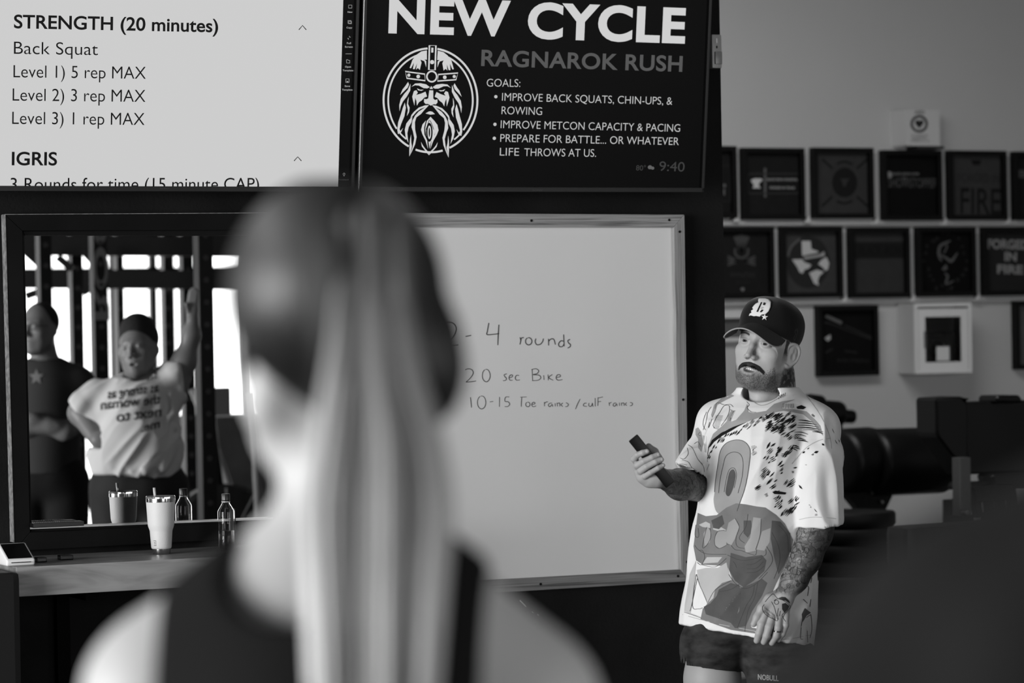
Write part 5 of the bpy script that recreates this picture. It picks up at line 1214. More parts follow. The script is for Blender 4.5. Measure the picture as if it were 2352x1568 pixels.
V8, F8 = S8.mesh(); V8 = relax(V8, F8, 2); shorts = np_mesh('shorts', vw(V8), F8, shm, coach); tag(shorts, 'short dark camouflage training shorts')
d = Decal(bvh_of(shorts), .001, step=3); d.text('NOBULL', (1741, 1560), (1788, 1563.5), 12.5, .03); d.build('lettering', mat('shorts_print', 165, rough=.8), shorts)
# ---- shoes
for ax, dz in ((1625, 0), (1810, .04)):
    S9 = Sdf(K(ax-110, 2195, -.16), K(ax+60, 2080, .26), .005)
    S9.chain([K(ax, 2115, dz-.03), K(ax-20, 2138, dz+.03), K(ax-62, 2152, dz+.12)], [.045, .044, .036], .02); S9.cone(K(ax+4, 2138, dz-.05), K(ax-20, 2145, dz+.02), .036, .04, .02)
    g0 = vw(K(ax, 2160, dz))[2]
    V9, F9 = S9.mesh(); W9 = vw(V9); W9[:, 2] = np.maximum(W9[:, 2], .0); np_mesh('shoe', W9, F9, mat('shoe_black', 35, rough=.6), coach)
# wedding ring, nails, watch-free wrist
c1, c2 = vw(ZL(432, 1316, .186)), vw(ZL(508, 1318, .186)); cc = (c1+c2)/2; ax_ = vw(ZL(470, 1360, .186))-vw(ZL(477, 1280, .188)); ax_ /= np.linalg.norm(ax_)
a_ = Vector(ax_).cross(Vector(-Fv)).normalized(); b_ = Vector(ax_).cross(a_)
b = B(); b.lathe([(.0108, -.0026), (.0118, -.0022), (.0118, .0022), (.0108, .0026)], M=rotM(cc, a_, b_, Vector(ax_)), n=30, capb=False, capt=False); b.build('wedding_ring', mat('ring_silver', 225, rough=.15, metal=1), coach, auto=40)
d = Decal(bv_skin, .0005, lambda x, y: (1430+x/8.71, 980+y/8.71), step=2.5)
for c, r_, a in (((488, 488), (36, 30), 0), ((725, 555), (36, 34), 20), ((790, 650), (32, 32), 20), ((822, 770), (30, 28), 20)): d.poly([(c[0]+r_[0]*cos(t), c[1]+r_[1]*sin(t)) for t in np.linspace(0, 2*pi, 15)[:-1]])
d.build('fingernails', mat('nail', 185, rough=.3), coach)
# hand tattoo (fish skull) and forearm outlines
d = Decal(bv_skin, .0005, lambda x, y: (1690+x/4.9, 1180+y/4.9), step=4)
for L4_ in ([(400, 985), (430, 1040), (450, 1110), (470, 1200), (430, 1185), (360, 1150), (310, 1100), (300, 1050), (320, 1020)], [(430, 975), (470, 955), (540, 975), (600, 1020), (612, 1050), (580, 1090), (545, 1130), (530, 1170)], [(480, 1060), (470, 1120), (480, 1190)], [(500, 1090), (490, 1150)], [(330, 990), (380, 930), (420, 900), (450, 930), (480, 955)], [(560, 1100), (520, 1140), (560, 1210)]): d.stroke(L4_, 6)
for i in range(14): xx = 325+(i % 7)*17; yy = 1040+(i//7)*45+(i % 7)*14; d.stroke([(xx, yy), (xx+5, yy+28)], 4)
d.poly([(480, 945), (520, 930), (560, 935), (600, 975), (610, 1010), (560, 975), (500, 965)]); d.poly([(520, 1010), (560, 1000), (600, 1035), (585, 1075), (545, 1110), (520, 1070)]); d.stroke([(458+24*cos(t), 993+24*sin(t)) for t in np.linspace(0, 2*pi, 13)[:-1]], 6, closed=True)
for i in range(9): d.stroke([(510+i*16, 690+((i*37) % 11)), (512+i*16, 740)], 3); d.stroke([(540+i*14, 790), (545+i*14, 850-4*abs(i-4))], 4)
for c, r_ in (((715, 540), 26), ((600, 610), 28), ((705, 660), 26), ((640, 470), 30), ((795, 410), 34)): d.stroke([(c[0]+r_*.8*cos(t), c[1]+r_*sin(t)) for t in np.linspace(0, 2*pi, 12)[:-1]], 5, closed=True)
for L4_ in ([(720, 140), (690, 220), (690, 320)], [(740, 210), (830, 225)], [(690, 320), (760, 330), (830, 350)], [(640, 340), (620, 430), (700, 430), (770, 470)], [(690, 340), (680, 430)], [(500, 700), (600, 670), (720, 690)], [(510, 760), (620, 735), (740, 760)], [(780, 480), (840, 500), (880, 470)], [(850, 140), (840, 220), (810, 290), (850, 330)]): d.stroke(L4_, 4.5)
d.build('tattoo_lines', mat('tattoo_ink', 40, rough=.5), coach)
# ---- remote in his right hand
zr = .222
pA, pB2 = ZH(205, 215, zr), ZH(960, 1158, zr-.012); ctr_ = vw((pA+pB2)/2); ud = vw(pB2)-vw(pA); LR = np.linalg.norm(ud); ud /= LR
nf = -Fv*1.0+Rv*.15-Uv*.05; nf = nf-ud*(nf@ud); nf /= np.linalg.norm(nf); sd = np.cross(ud, nf)
b = B(); b.box((0, 0, 0), (.0315, LR, .013), bev=.0045, M=rotM(ctr_, sd, ud, nf)); remote = b.build('remote_control', mat('remote_black2', 12, rough=.35, spec=.4), None, auto=40)
tag(remote, 'slim black remote control held in the right hand of the capped man', 'remote')
b = B(); b.box((0, -LR/2+.0058, .0052), (.018, .0022, .0025), bev=.0006, M=rotM(ctr_, sd, ud, nf)); b.build('end_highlight_strip', mat('strip_highlight', 170, rough=.3), remote)  # pale strip paints a highlight on the remote's end

Sdf.RS = 1.0
# ================================================================== WOMAN WITH THE PONYTAIL (near, out of focus)
DW = 2.62
def Kw(px, py, dz=0.0): return J(px, py, DW-dz)
wm = empty('person', vw(Kw(800, 5350)), 'woman in a black tank top seen from behind, long highlighted ponytail, out of focus', 'person')
skin2 = mat('skin_fair', 172, rough=.5, spec=.4, sss=.0)
S = Sdf(Kw(130, 1660, -.26), Kw(1500, 380, .26), .005)
WR = eulR(180+20, 4, 3); WT = Kw(770, 735, -.0)
S.frame(WR, WT); head_sdf(S, .001)
S.frame()
S.cone(Kw(800, 900, -.02), Kw(795, 1330, -.01), .054, .055, .03)
S.cone(Kw(770, 1425, -.01), Kw(385, 1600, -.0), .058, .066, .045); S.cone(Kw(800, 1390, -.01), Kw(1200, 1625, -.0), .060, .064, .06)
S.chain([Kw(368, 1600, .0), Kw(330, 1800, .0)], [.062, .05], .03); S.chain([Kw(1205, 1630, .0), Kw(1300, 1800, .0)], [.060, .05], .03)
S.ell(Kw(780, 1650, -.01), (.17, .17, .10), .06)
V, F = S.mesh(); V = relax(V, F, 1)
Sb = Sdf(Kw(60, 5420, -.3), Kw(1560, 1560, .3), .011)
Sb.chain([Kw(330, 1790, .0), Kw(250, 2350, -.02), Kw(330, 2950, -.10)], [.05, .038, .028], .02); Sb.chain([Kw(1300, 1790, .0), Kw(1330, 2350, -.02), Kw(1260, 2950, -.10)], [.05, .038, .028], .02)
Sb.ell(Kw(330, 3060, -.11), (.035, .05, .02), .02); Sb.ell(Kw(1260, 3060, -.11), (.035, .05, .02), .02)
Sb.chain([Kw(790, 1650, 0), Kw(790, 2150, 0), Kw(790, 2750, 0)], [.14, .125, .155], .06)
for s_ in (-1, 1): Sb.chain([Kw(790+s_*230, 2800, 0), Kw(790+s_*220, 3900, 0), Kw(790+s_*225, 4050, 0), Kw(790+s_*230, 5250, -.02)], [.092, .06, .058, .036], .03); Sb.cone(Kw(790+s_*230, 5290, -.02), Kw(790+s_*250, 5310, -.13), .036, .03, .02)
Vb_, Fb_ = Sb.mesh(); cz = vw(Vb_)
np_mesh('body', np.concatenate([vw(V), vw(Vb_)]), np.concatenate([F, Fb_+len(V)]), skin2, wm)
# tank top
St = Sdf(Kw(130, 2900, -.28), Kw(1500, 1180, .28), .006)
St.cone(Kw(770, 1425, -.01), Kw(385, 1600, -.0), .064, .070, .045); St.cone(Kw(800, 1390, -.01), Kw(1200, 1625, -.0), .066, .070, .06)
St.ell(Kw(780, 1650, -.01), (.176, .175, .108), .06); St.chain([Kw(790, 1650, 0), Kw(790, 2150, 0), Kw(790, 2700, 0)], [.150, .135, .160], .06)
St.cone(Kw(780, 1000, .08), Kw(700, 1270, .07), .08, .072, .01, 'sub'); St.cone(Kw(790, 1000, -.02), Kw(770, 1270, -.02), .085, .085, .01, 'sub')
St.ell(Kw(215, 1600, 0), (.064, .20, .20), .01, 'sub'); St.ell(Kw(1275, 1650, 0), (.072, .20, .20), .01, 'sub')
Vt_, Ft_ = St.mesh(); np_mesh('tank_top', vw(Vt_), Ft_, mat('tank_black', 26, rough=.9, spec=.15), wm)
Sg = Sdf(Kw(300, 4200, -.22), Kw(1290, 2500, .22), .011)
Sg.cone(Kw(700, 2720, 0), Kw(880, 2720, 0), .165, .165, .03)
for s_ in (-1, 1): Sg.chain([Kw(790+s_*230, 2800, 0), Kw(790+s_*220, 3900, 0)], [.100, .066], .03)
Vg_, Fg_ = Sg.mesh(); np_mesh('leggings', vw(Vg_), Fg_, mat('leggings_dark', 30, rough=.8), wm)
# hair: scalp mass, then locks swept back into the ponytail
Sh = Sdf(Kw(470, 1080, -.2), Kw(1120, 380, .22), .004)
Sh.ell(Kw(772, 668, .012), (.094, .099, .120), 0); Sh.ell(Kw(835, 850, .030), (.070, .055, .055), .04); Sh.ell(Kw(800, 790, .03), (.082, .06, .055), .03); Sh.ell(Kw(985, 850, .01), (.030, .045, .05), .03)
Sh.half(Kw(545, 800, .0), (-.72, -1, -.1), k=.02, lo=Kw(470, 1080, -.2), hi=Kw(770, 700, .22)) 
Vh2, Fh2 = Sh.mesh(); Vh2 = relax(Vh2, Fh2, 2)
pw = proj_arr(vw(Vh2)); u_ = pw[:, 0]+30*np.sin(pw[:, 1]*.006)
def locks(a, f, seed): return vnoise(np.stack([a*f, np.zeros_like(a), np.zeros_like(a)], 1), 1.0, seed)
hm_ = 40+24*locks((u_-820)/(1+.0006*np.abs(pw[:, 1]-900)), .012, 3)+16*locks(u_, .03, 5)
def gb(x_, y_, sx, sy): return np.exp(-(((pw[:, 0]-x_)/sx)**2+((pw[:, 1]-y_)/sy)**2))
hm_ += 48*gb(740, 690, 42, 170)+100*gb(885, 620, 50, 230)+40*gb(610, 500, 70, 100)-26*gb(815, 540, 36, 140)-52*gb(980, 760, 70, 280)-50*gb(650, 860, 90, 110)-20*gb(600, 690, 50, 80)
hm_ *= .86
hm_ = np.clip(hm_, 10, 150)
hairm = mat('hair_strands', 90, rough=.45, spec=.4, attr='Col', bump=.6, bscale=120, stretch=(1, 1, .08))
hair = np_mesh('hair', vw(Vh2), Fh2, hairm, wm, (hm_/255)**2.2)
# loose locks running over the scalp to the tie, then the tail
rg = random.Random(21); bmL = bmesh.new(); cl = bmL.verts.layers.float_color.new('Col')
def lock(pts, rs, v0, v1, n=6):
    P_ = [Vector(vw(p)) for p in catmull(pts, False, 5)]; m_ = len(P_); rr_ = np.interp(np.linspace(0, 1, m_), np.linspace(0, 1, len(rs)), rs); rings = []; prev = None
    for i, p in enumerate(P_):
        t = (P_[min(i+1, m_-1)]-P_[max(i-1, 0)]).normalized(); x_ = t.cross(Vector((0, 1, 0))).normalized() if prev is None else (prev-t*prev.dot(t)).normalized(); prev = x_; y_ = t.cross(x_)
        g_ = lin(v0+(v1-v0)*i/(m_-1)); r_ = []
        for k in range(n):
            v = bmL.verts.new(p+(x_*cos(2*pi*k/n)+y_*.6*sin(2*pi*k/n))*max(rr_[i], .0004)); v[cl] = (g_, g_, g_, 1); r_.append(v)
        rings.append(r_)
    for a, b_ in zip(rings, rings[1:]):
        for k in range(n): bmL.faces.new((a[k], a[(k+1) % n], b_[(k+1) % n], b_[k]))
    bmL.faces.new(rings[0][::-1]); bmL.faces.new(rings[-1])
for i in range(230):
    u = rg.uniform(-1, 1); dpt = rg.uniform(-.012, .022)
    # tail: narrow at the tie, swelling, narrowing to the tip
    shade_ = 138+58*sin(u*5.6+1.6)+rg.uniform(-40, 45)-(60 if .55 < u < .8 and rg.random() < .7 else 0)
    sw = rg.uniform(-18, 18)
    x0 = 850+u*62; x1 = 868+u*128+sw; x2 = 868+u*148+sw; x3 = 862+u*135+sw*1.3; x4 = 852+u*118+sw*1.6
    rad = rg.uniform(.004, .0085)
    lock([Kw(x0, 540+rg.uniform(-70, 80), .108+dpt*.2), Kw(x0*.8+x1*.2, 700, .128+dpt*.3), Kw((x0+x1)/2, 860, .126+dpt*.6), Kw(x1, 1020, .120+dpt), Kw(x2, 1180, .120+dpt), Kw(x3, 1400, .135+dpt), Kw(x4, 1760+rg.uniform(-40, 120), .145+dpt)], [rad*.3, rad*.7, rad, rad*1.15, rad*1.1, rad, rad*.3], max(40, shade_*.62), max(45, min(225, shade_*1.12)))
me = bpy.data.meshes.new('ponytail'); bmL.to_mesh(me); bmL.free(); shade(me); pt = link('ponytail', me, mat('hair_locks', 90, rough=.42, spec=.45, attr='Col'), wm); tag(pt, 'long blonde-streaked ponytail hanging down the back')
b = B(); b.lathe([(.024, -.008), (.028, -.004), (.028, .004), (.024, .008)], M=Matrix.Translation(Vector(vw(Kw(838, 770, .098)))), n=24); b.build('hair_tie', mat('hair_tie_dark', 30), wm, smooth=True)
# ================================================================== PERSON AT THE RIGHT EDGE (nearest, dark shirt)
DR = 1.45
def Kr(px, py, dz=0.0): return J(px, py, DR-dz)
rp = empty('person', vw(Kr(3100, 9100)), 'person in a dark grey shirt at the right edge, only the blurred shoulder in view', 'person')
sk3 = mat('skin_mid', 150, rough=.5)
S = Sdf(Kr(1250, 2600, -.25), Kr(4400, -700, .25), .012)
S.frame(eulR(180+10, 0, 0), Kr(3120, 10, -.02)); head_sdf(S, .001); S.frame()
S.cone(Kr(3100, 500, -.02), Kr(3100, 1150, -.02), .06, .066, .04)
S.cone(Kr(3060, 1450, -.01), Kr(2380, 1620, 0), .07, .07, .05); S.cone(Kr(3140, 1450, -.01), Kr(3900, 1680, 0), .07, .07, .05)
S.chain([Kr(2300, 1650, 0), Kr(2050, 1970, .03), Kr(1950, 2350, .05)], [.062, .058, .055], .03); S.chain([Kr(3930, 1700, 0), Kr(4060, 2400, 0)], [.062, .055], .03)
V, F = S.mesh()
Sb = Sdf(Kr(1300, 9300, -.3), Kr(4700, 2200, .3), .014)
Sb.chain([Kr(1950, 2350, .05), Kr(1850, 2800, .04), Kr(2300, 3600, -.02)], [.055, .045, .032], .02); Sb.chain([Kr(4060, 2400, 0), Kr(4130, 3700, 0), Kr(4000, 4900, -.12)], [.055, .045, .032], .02)
Sb.chain([Kr(3100, 2000, 0), Kr(3100, 4600, 0)], [.14, .15], .05)
for s_ in (-1, 1): Sb.chain([Kr(3100+s_*420, 4700, 0), Kr(3100+s_*420, 6900, 0), Kr(3100+s_*430, 8850, 0)], [.10, .065, .042], .03); Sb.cone(Kr(3100+s_*430, 8980, 0), Kr(3100+s_*450, 8990, -.14), .045, .038, .02)
Vb_, Fb_ = Sb.mesh(); np_mesh('body', np.concatenate([vw(V), vw(Vb_)]), np.concatenate([F, Fb_+len(V)]), sk3, rp)
S = Sdf(Kr(1200, 5000, -.3), Kr(4700, 900, .3), .011)
S.cone(Kr(3060, 1400, -.01), Kr(2300, 1640, 0), .082, .085, .06); S.cone(Kr(3140, 1400, -.01), Kr(3900, 1640, 0), .082, .085, .06)
S.chain([Kr(2290, 1650, 0), Kr(2050, 1960, .03), Kr(1950, 2300, .05)], [.083, .080, .082], .04); S.chain([Kr(3930, 1700, 0), Kr(4160, 2400, 0)], [.085, .08], .04)
S.chain([Kr(3100, 1900, 0), Kr(3100, 4500, 0)], [.20, .19], .08)
for k in range(6): S.cone(Kr(2350+k*90, 1560+k*25, .09), Kr(2250+k*160, 2300, .14), .010, .016, .04)
S.cone(Kr(3100, 700, 0), Kr(3100, 1200, 0), .085, .085, .01, 'sub')
V, F = S.mesh(); V = folds(V, F, .03, (.4, 1, 0), 9, 2, 4); np_mesh('shirt', vw(V), F, mat('shirt_charcoal', 33, rough=.9, spec=.2), rp)
S = Sdf(Kr(2200, 7600, -.3), Kr(4000, 4300, .3), .014); S.cone(Kr(2900, 4650, 0), Kr(3300, 4650, 0), .165, .165, .03)
for s_ in (-1, 1): S.chain([Kr(3100+s_*420, 4800, 0), Kr(3100+s_*420, 7000, 0)], [.115, .09], .03)
V, F = S.mesh(); np_mesh('shorts', vw(V), F, mat('shorts_black', 24, rough=.9), rp)
for s_ in (-1, 1): pass

# ================================================================== PEOPLE SEEN IN THE MIRROR (they stand right of the camera, facing the wall)
YM = -.008
def mirv(W): W = np.array(W, float); W[:, 1] = 2*YM-W[:, 1]; return W
def mmesh(name, V, F, m, parent, col=None): return np_mesh(name, mirv(vw(V)), F[:, ::-1], m, parent, col)
DM = 13.3
def Kv(px, py, dz=0.0): return J(px, py, DM-dz)
def Wv(p): return mirv(vw(np.array([p])))[0]
mw = empty('person', Wv(Kv(320, 1655)), 'woman in a white slogan shirt, one arm raised, seen in the mirror', 'person')
dsk = mat('skin_deep', 118, rough=.45, spec=.4)
S = Sdf(Kv(150, 1700, -.3), Kv(490, 620, .35), .0065)
MR, MT_ = eulR(-12, -2, 8), Kv(316, 798, 0)
S.frame(MR, MT_); head_sdf(S, .006); S.frame()
S.cone(Kv(322, 830, -.02), Kv(322, 880, -.03), .06, .064, .03)
S.cone(Kv(322, 895, -.02), Kv(235, 910, 0), .06, .06, .04); S.cone(Kv(322, 895, -.02), Kv(395, 880, 0), .06, .06, .04)
S.chain([Kv(225, 915, 0), Kv(186, 948, .0), Kv(225, 1012, .12)], [.062, .052, .034], .03); S.ell(Kv(238, 1008, .14), (.045, .035, .02), .02)
S.chain([Kv(400, 880, 0), Kv(424, 830, .0), Kv(440, 770, .0), Kv(442, 735, .0)], [.062, .050, .036, .026], .03)
S.ell(Kv(441, 712, .0), (.028, .045, .014), .015)
for k, x_ in enumerate((433, 438, 444, 449)): S.cone(Kv(x_, 700, .0), Kv(x_+4, 668-(k in (1, 2))*5, .0), .010, .008, .004)
S.cone(Kv(433, 715, .01), Kv(428, 698, .02), .010, .009, .005)
S.chain([Kv(320, 950, 0), Kv(312, 1080, 0)], [.14, .16], .06)
for s_ in (-1, 1): S.chain([Kv(320+s_*50, 1130, 0), Kv(320+s_*48, 1370, 0), Kv(320+s_*50, 1600, 0)], [.12, .075, .045], .03); S.cone(Kv(320+s_*50, 1625, 0), Kv(320+s_*55, 1632, .14), .045, .035, .02)
V, F = S.mesh(); V = relax(V, F, 1); mmesh('body', V, F, dsk, mw)
S = Sdf(Kv(280, 880, -.15), Kv(380, 690, .16), .005); S.frame(MR, MT_)
S.ell((0, .046, -.035), (.086, .095, .105), 0); S.ell((.0, .10, -.03), (.06, .05, .07), .03); S.half((0, .028, .055), (0, -.75, 1), k=.01); V, F = S.mesh(); V = relax(V, F, 2); hw_ = mmesh('head_wrap', V, F, mat('head_wrap_cloth', 36, rough=.85, bump=.5, bscale=60), mw)
S = Sdf(Kv(150, 1140, -.3), Kv(450, 835, .33), .006)
S.cone(Kv(322, 903, -.01), Kv(232, 916, 0), .07, .075, .05); S.cone(Kv(322, 903, -.01), Kv(388, 892, 0), .07, .07, .05)
S.cone(Kv(232, 918, 0), Kv(204, 938, .01), .082, .085, .03); S.cone(Kv(385, 890, 0), Kv(408, 868, 0), .078, .085, .04)
S.chain([Kv(318, 945, .02), Kv(318, 1010, .03), Kv(308, 1075, .03)], [.155, .165, .175], .07)
S.ell(Kv(268, 1040, .02), (.11, .10, .14), .06); S.ell(Kv(350, 1040, .02), (.11, .10, .14), .06)
for a, b_ in ((Kv(398, 950, .12), Kv(262, 1075, .18)), (Kv(400, 980, .11), Kv(300, 1080, .2)), (Kv(405, 1000, .1), Kv(335, 1082, .2)), (Kv(392, 905, .10), Kv(400, 980, .11)), (Kv(405, 1020, .09), Kv(372, 1075, .16))): S.cone(a, b_, .008, .014, .02)
S.half(Kv(310, 1086, 0), (-.04, -1, 0)); S.half(Kv(190, 948, 0), (-.75, -.75, 0), lo=Kv(150, 1020, -.3), hi=Kv(222, 850, .33))
S.half(Kv(418, 866, 0), (1, .12, 0), lo=Kv(408, 960, -.3), hi=Kv(450, 800, .33))
S.cone(Kv(322, 830, -.0), Kv(322, 872, .03), .07, .072, .005, 'sub'); V, F = S.mesh(); V = relax(V, F, 2); V = folds(V, F, .022, (.75, 1, 0), 17, 2.5, 4); sh = mmesh('shirt', V, F, mat('tee_white2', 205, rough=.9, spec=.15), mw); tag(sh, 'white tee with a dark slogan in four lines')
bvs = bvh_of(sh)
d = Decal(bvs, .003, step=4, mirror=YM)
d.text("I'm", (359, 870), (336, 875), 18, .02); d.text('as strong as', (364, 900), (248, 916), 22, .012); d.text('the woman', (369, 927), (232, 941), 23, .012); d.text('next to', (370, 956), (268, 969), 24, .012); d.text('me.', (366, 982), (324, 993), 21, .02)
d.build('lettering', mat('slogan_ink', 52, rough=.8), sh)
S = Sdf(Kv(220, 1640, -.25), Kv(420, 1060, .25), .009); S.cone(Kv(300, 1110, 0), Kv(335, 1110, 0), .165, .165, .03)
for s_ in (-1, 1): S.chain([Kv(320+s_*50, 1130, 0), Kv(320+s_*48, 1370, 0), Kv(320+s_*50, 1590, 0)], [.128, .085, .055], .03)
V, F = S.mesh(); mmesh('leggings', V, F, mat('leggings_dark', 26), mw)
eyc = [Wv(MR @ np.array((s_*.031, 0, .0725))+MT_) for s_ in (-1, 1)]
b = B()
for c in eyc:
    r_ = bmesh.ops.create_uvsphere(b.bm, u_segments=14, v_segments=10, radius=.0142)
    for q in r_['verts']: q.co += Vector(c)
b.build('eyes', mat('eye_dim', 120, rough=.15), mw, smooth=True)
# man with glasses, behind her at the left edge of the mirror
DG = 14.2
def Kg(px, py, dz=0.0): return J(px, py, DG-dz)
mg = empty('person', Wv(Kg(110, 1592)), 'man with glasses in a dark star shirt, seen in the mirror', 'person')
S = Sdf(Kg(-30, 1640, -.3), Kg(240, 690, .35), .0075); GR, GT = eulR(-28, -2, 4), Kg(90, 752, 0)
S.frame(GR, GT); head_sdf(S, .001); S.frame()
S.cone(Kg(98, 790, -.02), Kg(105, 835, -.03), .058, .064, .03); S.cone(Kg(105, 855, 0), Kg(40, 870, .0), .065, .065, .04); S.cone(Kg(105, 855, 0), Kg(175, 872, .0), .065, .065, .04)
S.chain([Kg(30, 880, 0), Kg(18, 960, 0), Kg(60, 985, .15), Kg(110, 975, .17)], [.06, .048, .036, .03], .03); S.chain([Kg(185, 880, 0), Kg(192, 965, .0), Kg(150, 990, .14), Kg(75, 965, .18)], [.06, .05, .038, .03], .03)
S.ell(Kg(70, 962, .19), (.05, .03, .025), .015); S.ell(Kg(120, 978, .18), (.045, .028, .02), .015)
S.chain([Kg(105, 900, 0), Kg(105, 1090, 0)], [.14, .14], .05)
for s_ in (-1, 1): S.chain([Kg(105+s_*45, 1110, 0), Kg(105+s_*45, 1340, 0), Kg(105+s_*45, 1550, 0)], [.10, .065, .042], .03); S.cone(Kg(105+s_*45, 1572, 0), Kg(100+s_*45, 1574, .14), .04, .033, .02)
V, F = S.mesh(); V = relax(V, F, 1); mmesh('body', V, F, mat('skin_shade', 120, rough=.5), mg)
S = Sdf(Kg(-30, 1110, -.3), Kg(240, 810, .35), .0075)
S.cone(Kg(105, 862, 0), Kg(40, 876, .0), .072, .074, .05); S.cone(Kg(105, 862, 0), Kg(175, 878, .0), .072, .074, .05); S.cone(Kg(32, 882, 0), Kg(22, 935, 0), .075, .07, .03); S.cone(Kg(183, 882, 0), Kg(192, 940, 0), .075, .07, .03)
S.chain([Kg(105, 900, .0), Kg(105, 1080, 0)], [.165, .16], .06); S.half(Kg(100, 1085, 0), (0, -1, 0)); S.cone(Kg(98, 780, 0), Kg(102, 828, .01), .066, .068, .005, 'sub')
V, F = S.mesh(); V = relax(V, F, 1); gs = mmesh('shirt', V, F, mat('tee_dark_grey', 58, rough=.9), mg)
bvg = bvh_of(gs); d = Decal(bvg, .003, step=4, mirror=YM); d.poly([(84+(17 if k % 2 == 0 else 8)*sin(pi*k/5), 866-(19 if k % 2 == 0 else 8)*cos(pi*k/5)) for k in range(10)]); d.build('star_print', mat('star_grey', 120, rough=.9), gs)
S = Sdf(Kg(0, 1400, -.2), Kg(210, 1050, .2), .01); S.cone(Kg(90, 1090, 0), Kg(120, 1090, 0), .15, .15, .03)
for s_ in (-1, 1): S.chain([Kg(105+s_*45, 1110, 0), Kg(105+s_*45, 1330, 0)], [.115, .10], .03)
V, F = S.mesh(); mmesh('shorts', V, F, mat('shorts_black', 24), mg)
b = B()
for s_ in (-1, 1):
    b.tube([Wv(GR @ np.array((s_*.031+.021*cos(t), .0+.016*sin(t), .098))+GT) for t in np.linspace(0, 2*pi, 15)[:-1]], .0022, 6, closed=True); b.tube([Wv(GR @ np.array(q)+GT) for q in ((s_*.052, .002, .096), (s_*.075, .002, .0))], .002, 5)
b.tube([Wv(GR @ np.array(q)+GT) for q in ((-.01, .003, .1), (.01, .003, .1))], .002, 5); b.build('glasses', mat('glasses_dark', 14, rough=.3), mg, smooth=True)
S = Sdf(Kg(40, 800, -.15), Kg(140, 690, .15), .006); S.frame(GR, GT); S.ell((0, .030, -.022), (.078, .090, .092), 0); S.half((0, .02, .02), (0, -.35, 1)); S.half((0, -.03, 0), (0, -1, 0)); V, F = S.mesh(); mmesh('hair', V, F, mat('hair_cropped', 40, rough=.8), mg)
# ================================================================== RACK, DOORS (seen in the mirror) and the equipment bay
rk = mat('rack_black', 18, rough=.45, spec=.35, noise=.2, nscale=20)
def Vp(px, py, depth): return mirv(np.array([Pd(px, py, depth)]))[0]
def Yof(depth, px=300): return Vp(px, 800, depth)[1]
rack = empty('squat_rack', Vp(300, 1600, 14.6)*np.array([1, 1, 0]), 'large black steel training rack with a name on an upright, seen in the mirror', 'rack')
def post(pxc, wpx, depth, ztop=3.3, name='upright', w=None, holes=True):
    p = Vp(pxc, 900, depth); w_ = w or wpx/7000*depth; b = B()
    b.box((p[0], p[1], ztop/2), (w_, .076, ztop), bev=.004)
    o = b.build(name, rk, rack)
    if holes:
        b = B()
        for k in range(int(ztop/.1)):
            b.lathe([(.013, 0), (.013, .002)], M=rotM((p[0], p[1]+.0385, .15+k*.1), (1, 0, 0), (0, 0, 1), (0, 1, 0)), n=8)
        h_ = b.build('bolt_holes', mat('hole_dark', 60), o); h_['kind'] = 'stuff'
    return p
uprights = [(106, 28, 14.8), (178, 26, 15.6), (231, 32, 14.6), (277, 16, 17), (384, 15, 17.5), (432, 26, 16.5), (472, 34, 13.7), (127, 9, 17), (455, 20, 13.9)]
up = [post(*u) for u in uprights[:7]]
gp = mat('post_grey', 60, rough=.5)
def beam(p0, p1, s, name='crossbeam'):
    b = B(); p0, p1 = Vector(p0), Vector(p1); t = (p1-p0); L = t.length; t.normalize(); x_ = t.cross(Vector((0, 0, 1))).normalized(); y_ = t.cross(x_); b.box((0, 0, L/2), (s, s, L), M=rotM(p0, x_, y_, t)); return b.build(name, rk, rack)
for y_, d0_ in ((563, 15.4), (640, 16.2)): beam(Vp(20, y_, d0_), Vp(640, y_+4, d0_), .10)
for (a, c, dd) in (((62, 580), (100, 615), 15.2), ((133, 590), (166, 618), 15.4), ((190, 575), (216, 602), 15.2), ((60, 680), (95, 668), 15.2), ((190, 672), (218, 655), 15.2), ((392, 640), (412, 650), 16.5)): beam(Vp(*a, dd), Vp(*c, dd), .035, 'gusset')
zb_ = up[2]
pu = up[2]
pl = Plane((pu[0], pu[1]+.0386, 0), (0, 0, 1), (1, 0, 0)); 
lz0, lz1 = Vp(231, 735, 14.6)[2], Vp(231, 520, 14.6)[2]
me_o = text_on(pl, 'ROGUE', (lz0, -.035), (lz0+(lz1-lz0)*1.9, -.035), .07, mat('rack_letter', 110, rough=.6), 'lettering', rack, .03, off=.001, vec=True)
# weight plates stored low on the rack
for k, (x_, y_) in enumerate(((196, 1175), (262, 1180))):
    p = Vp(x_, y_, 13.9); R0 = .20; b = B(); b.lathe([(.03, -.02), (R0, -.02), (R0+.005, -.012), (R0+.005, .012), (R0, .02), (.03, .02)], M=rotM((p[0], p[1], R0+.005), (1, 0, 0), (0, 0, 1), (0, 1, 0)), n=30)
    tag(b.build('bumper_plate', mat('plate_grey_%d' % k, (95, 60)[k], rough=.6), smooth=False), label=('pale grey bumper plate leaning low by the rack in the mirror', 'dark bumper plate leaning beside the pale one in the mirror')[k], cat='weight plate')
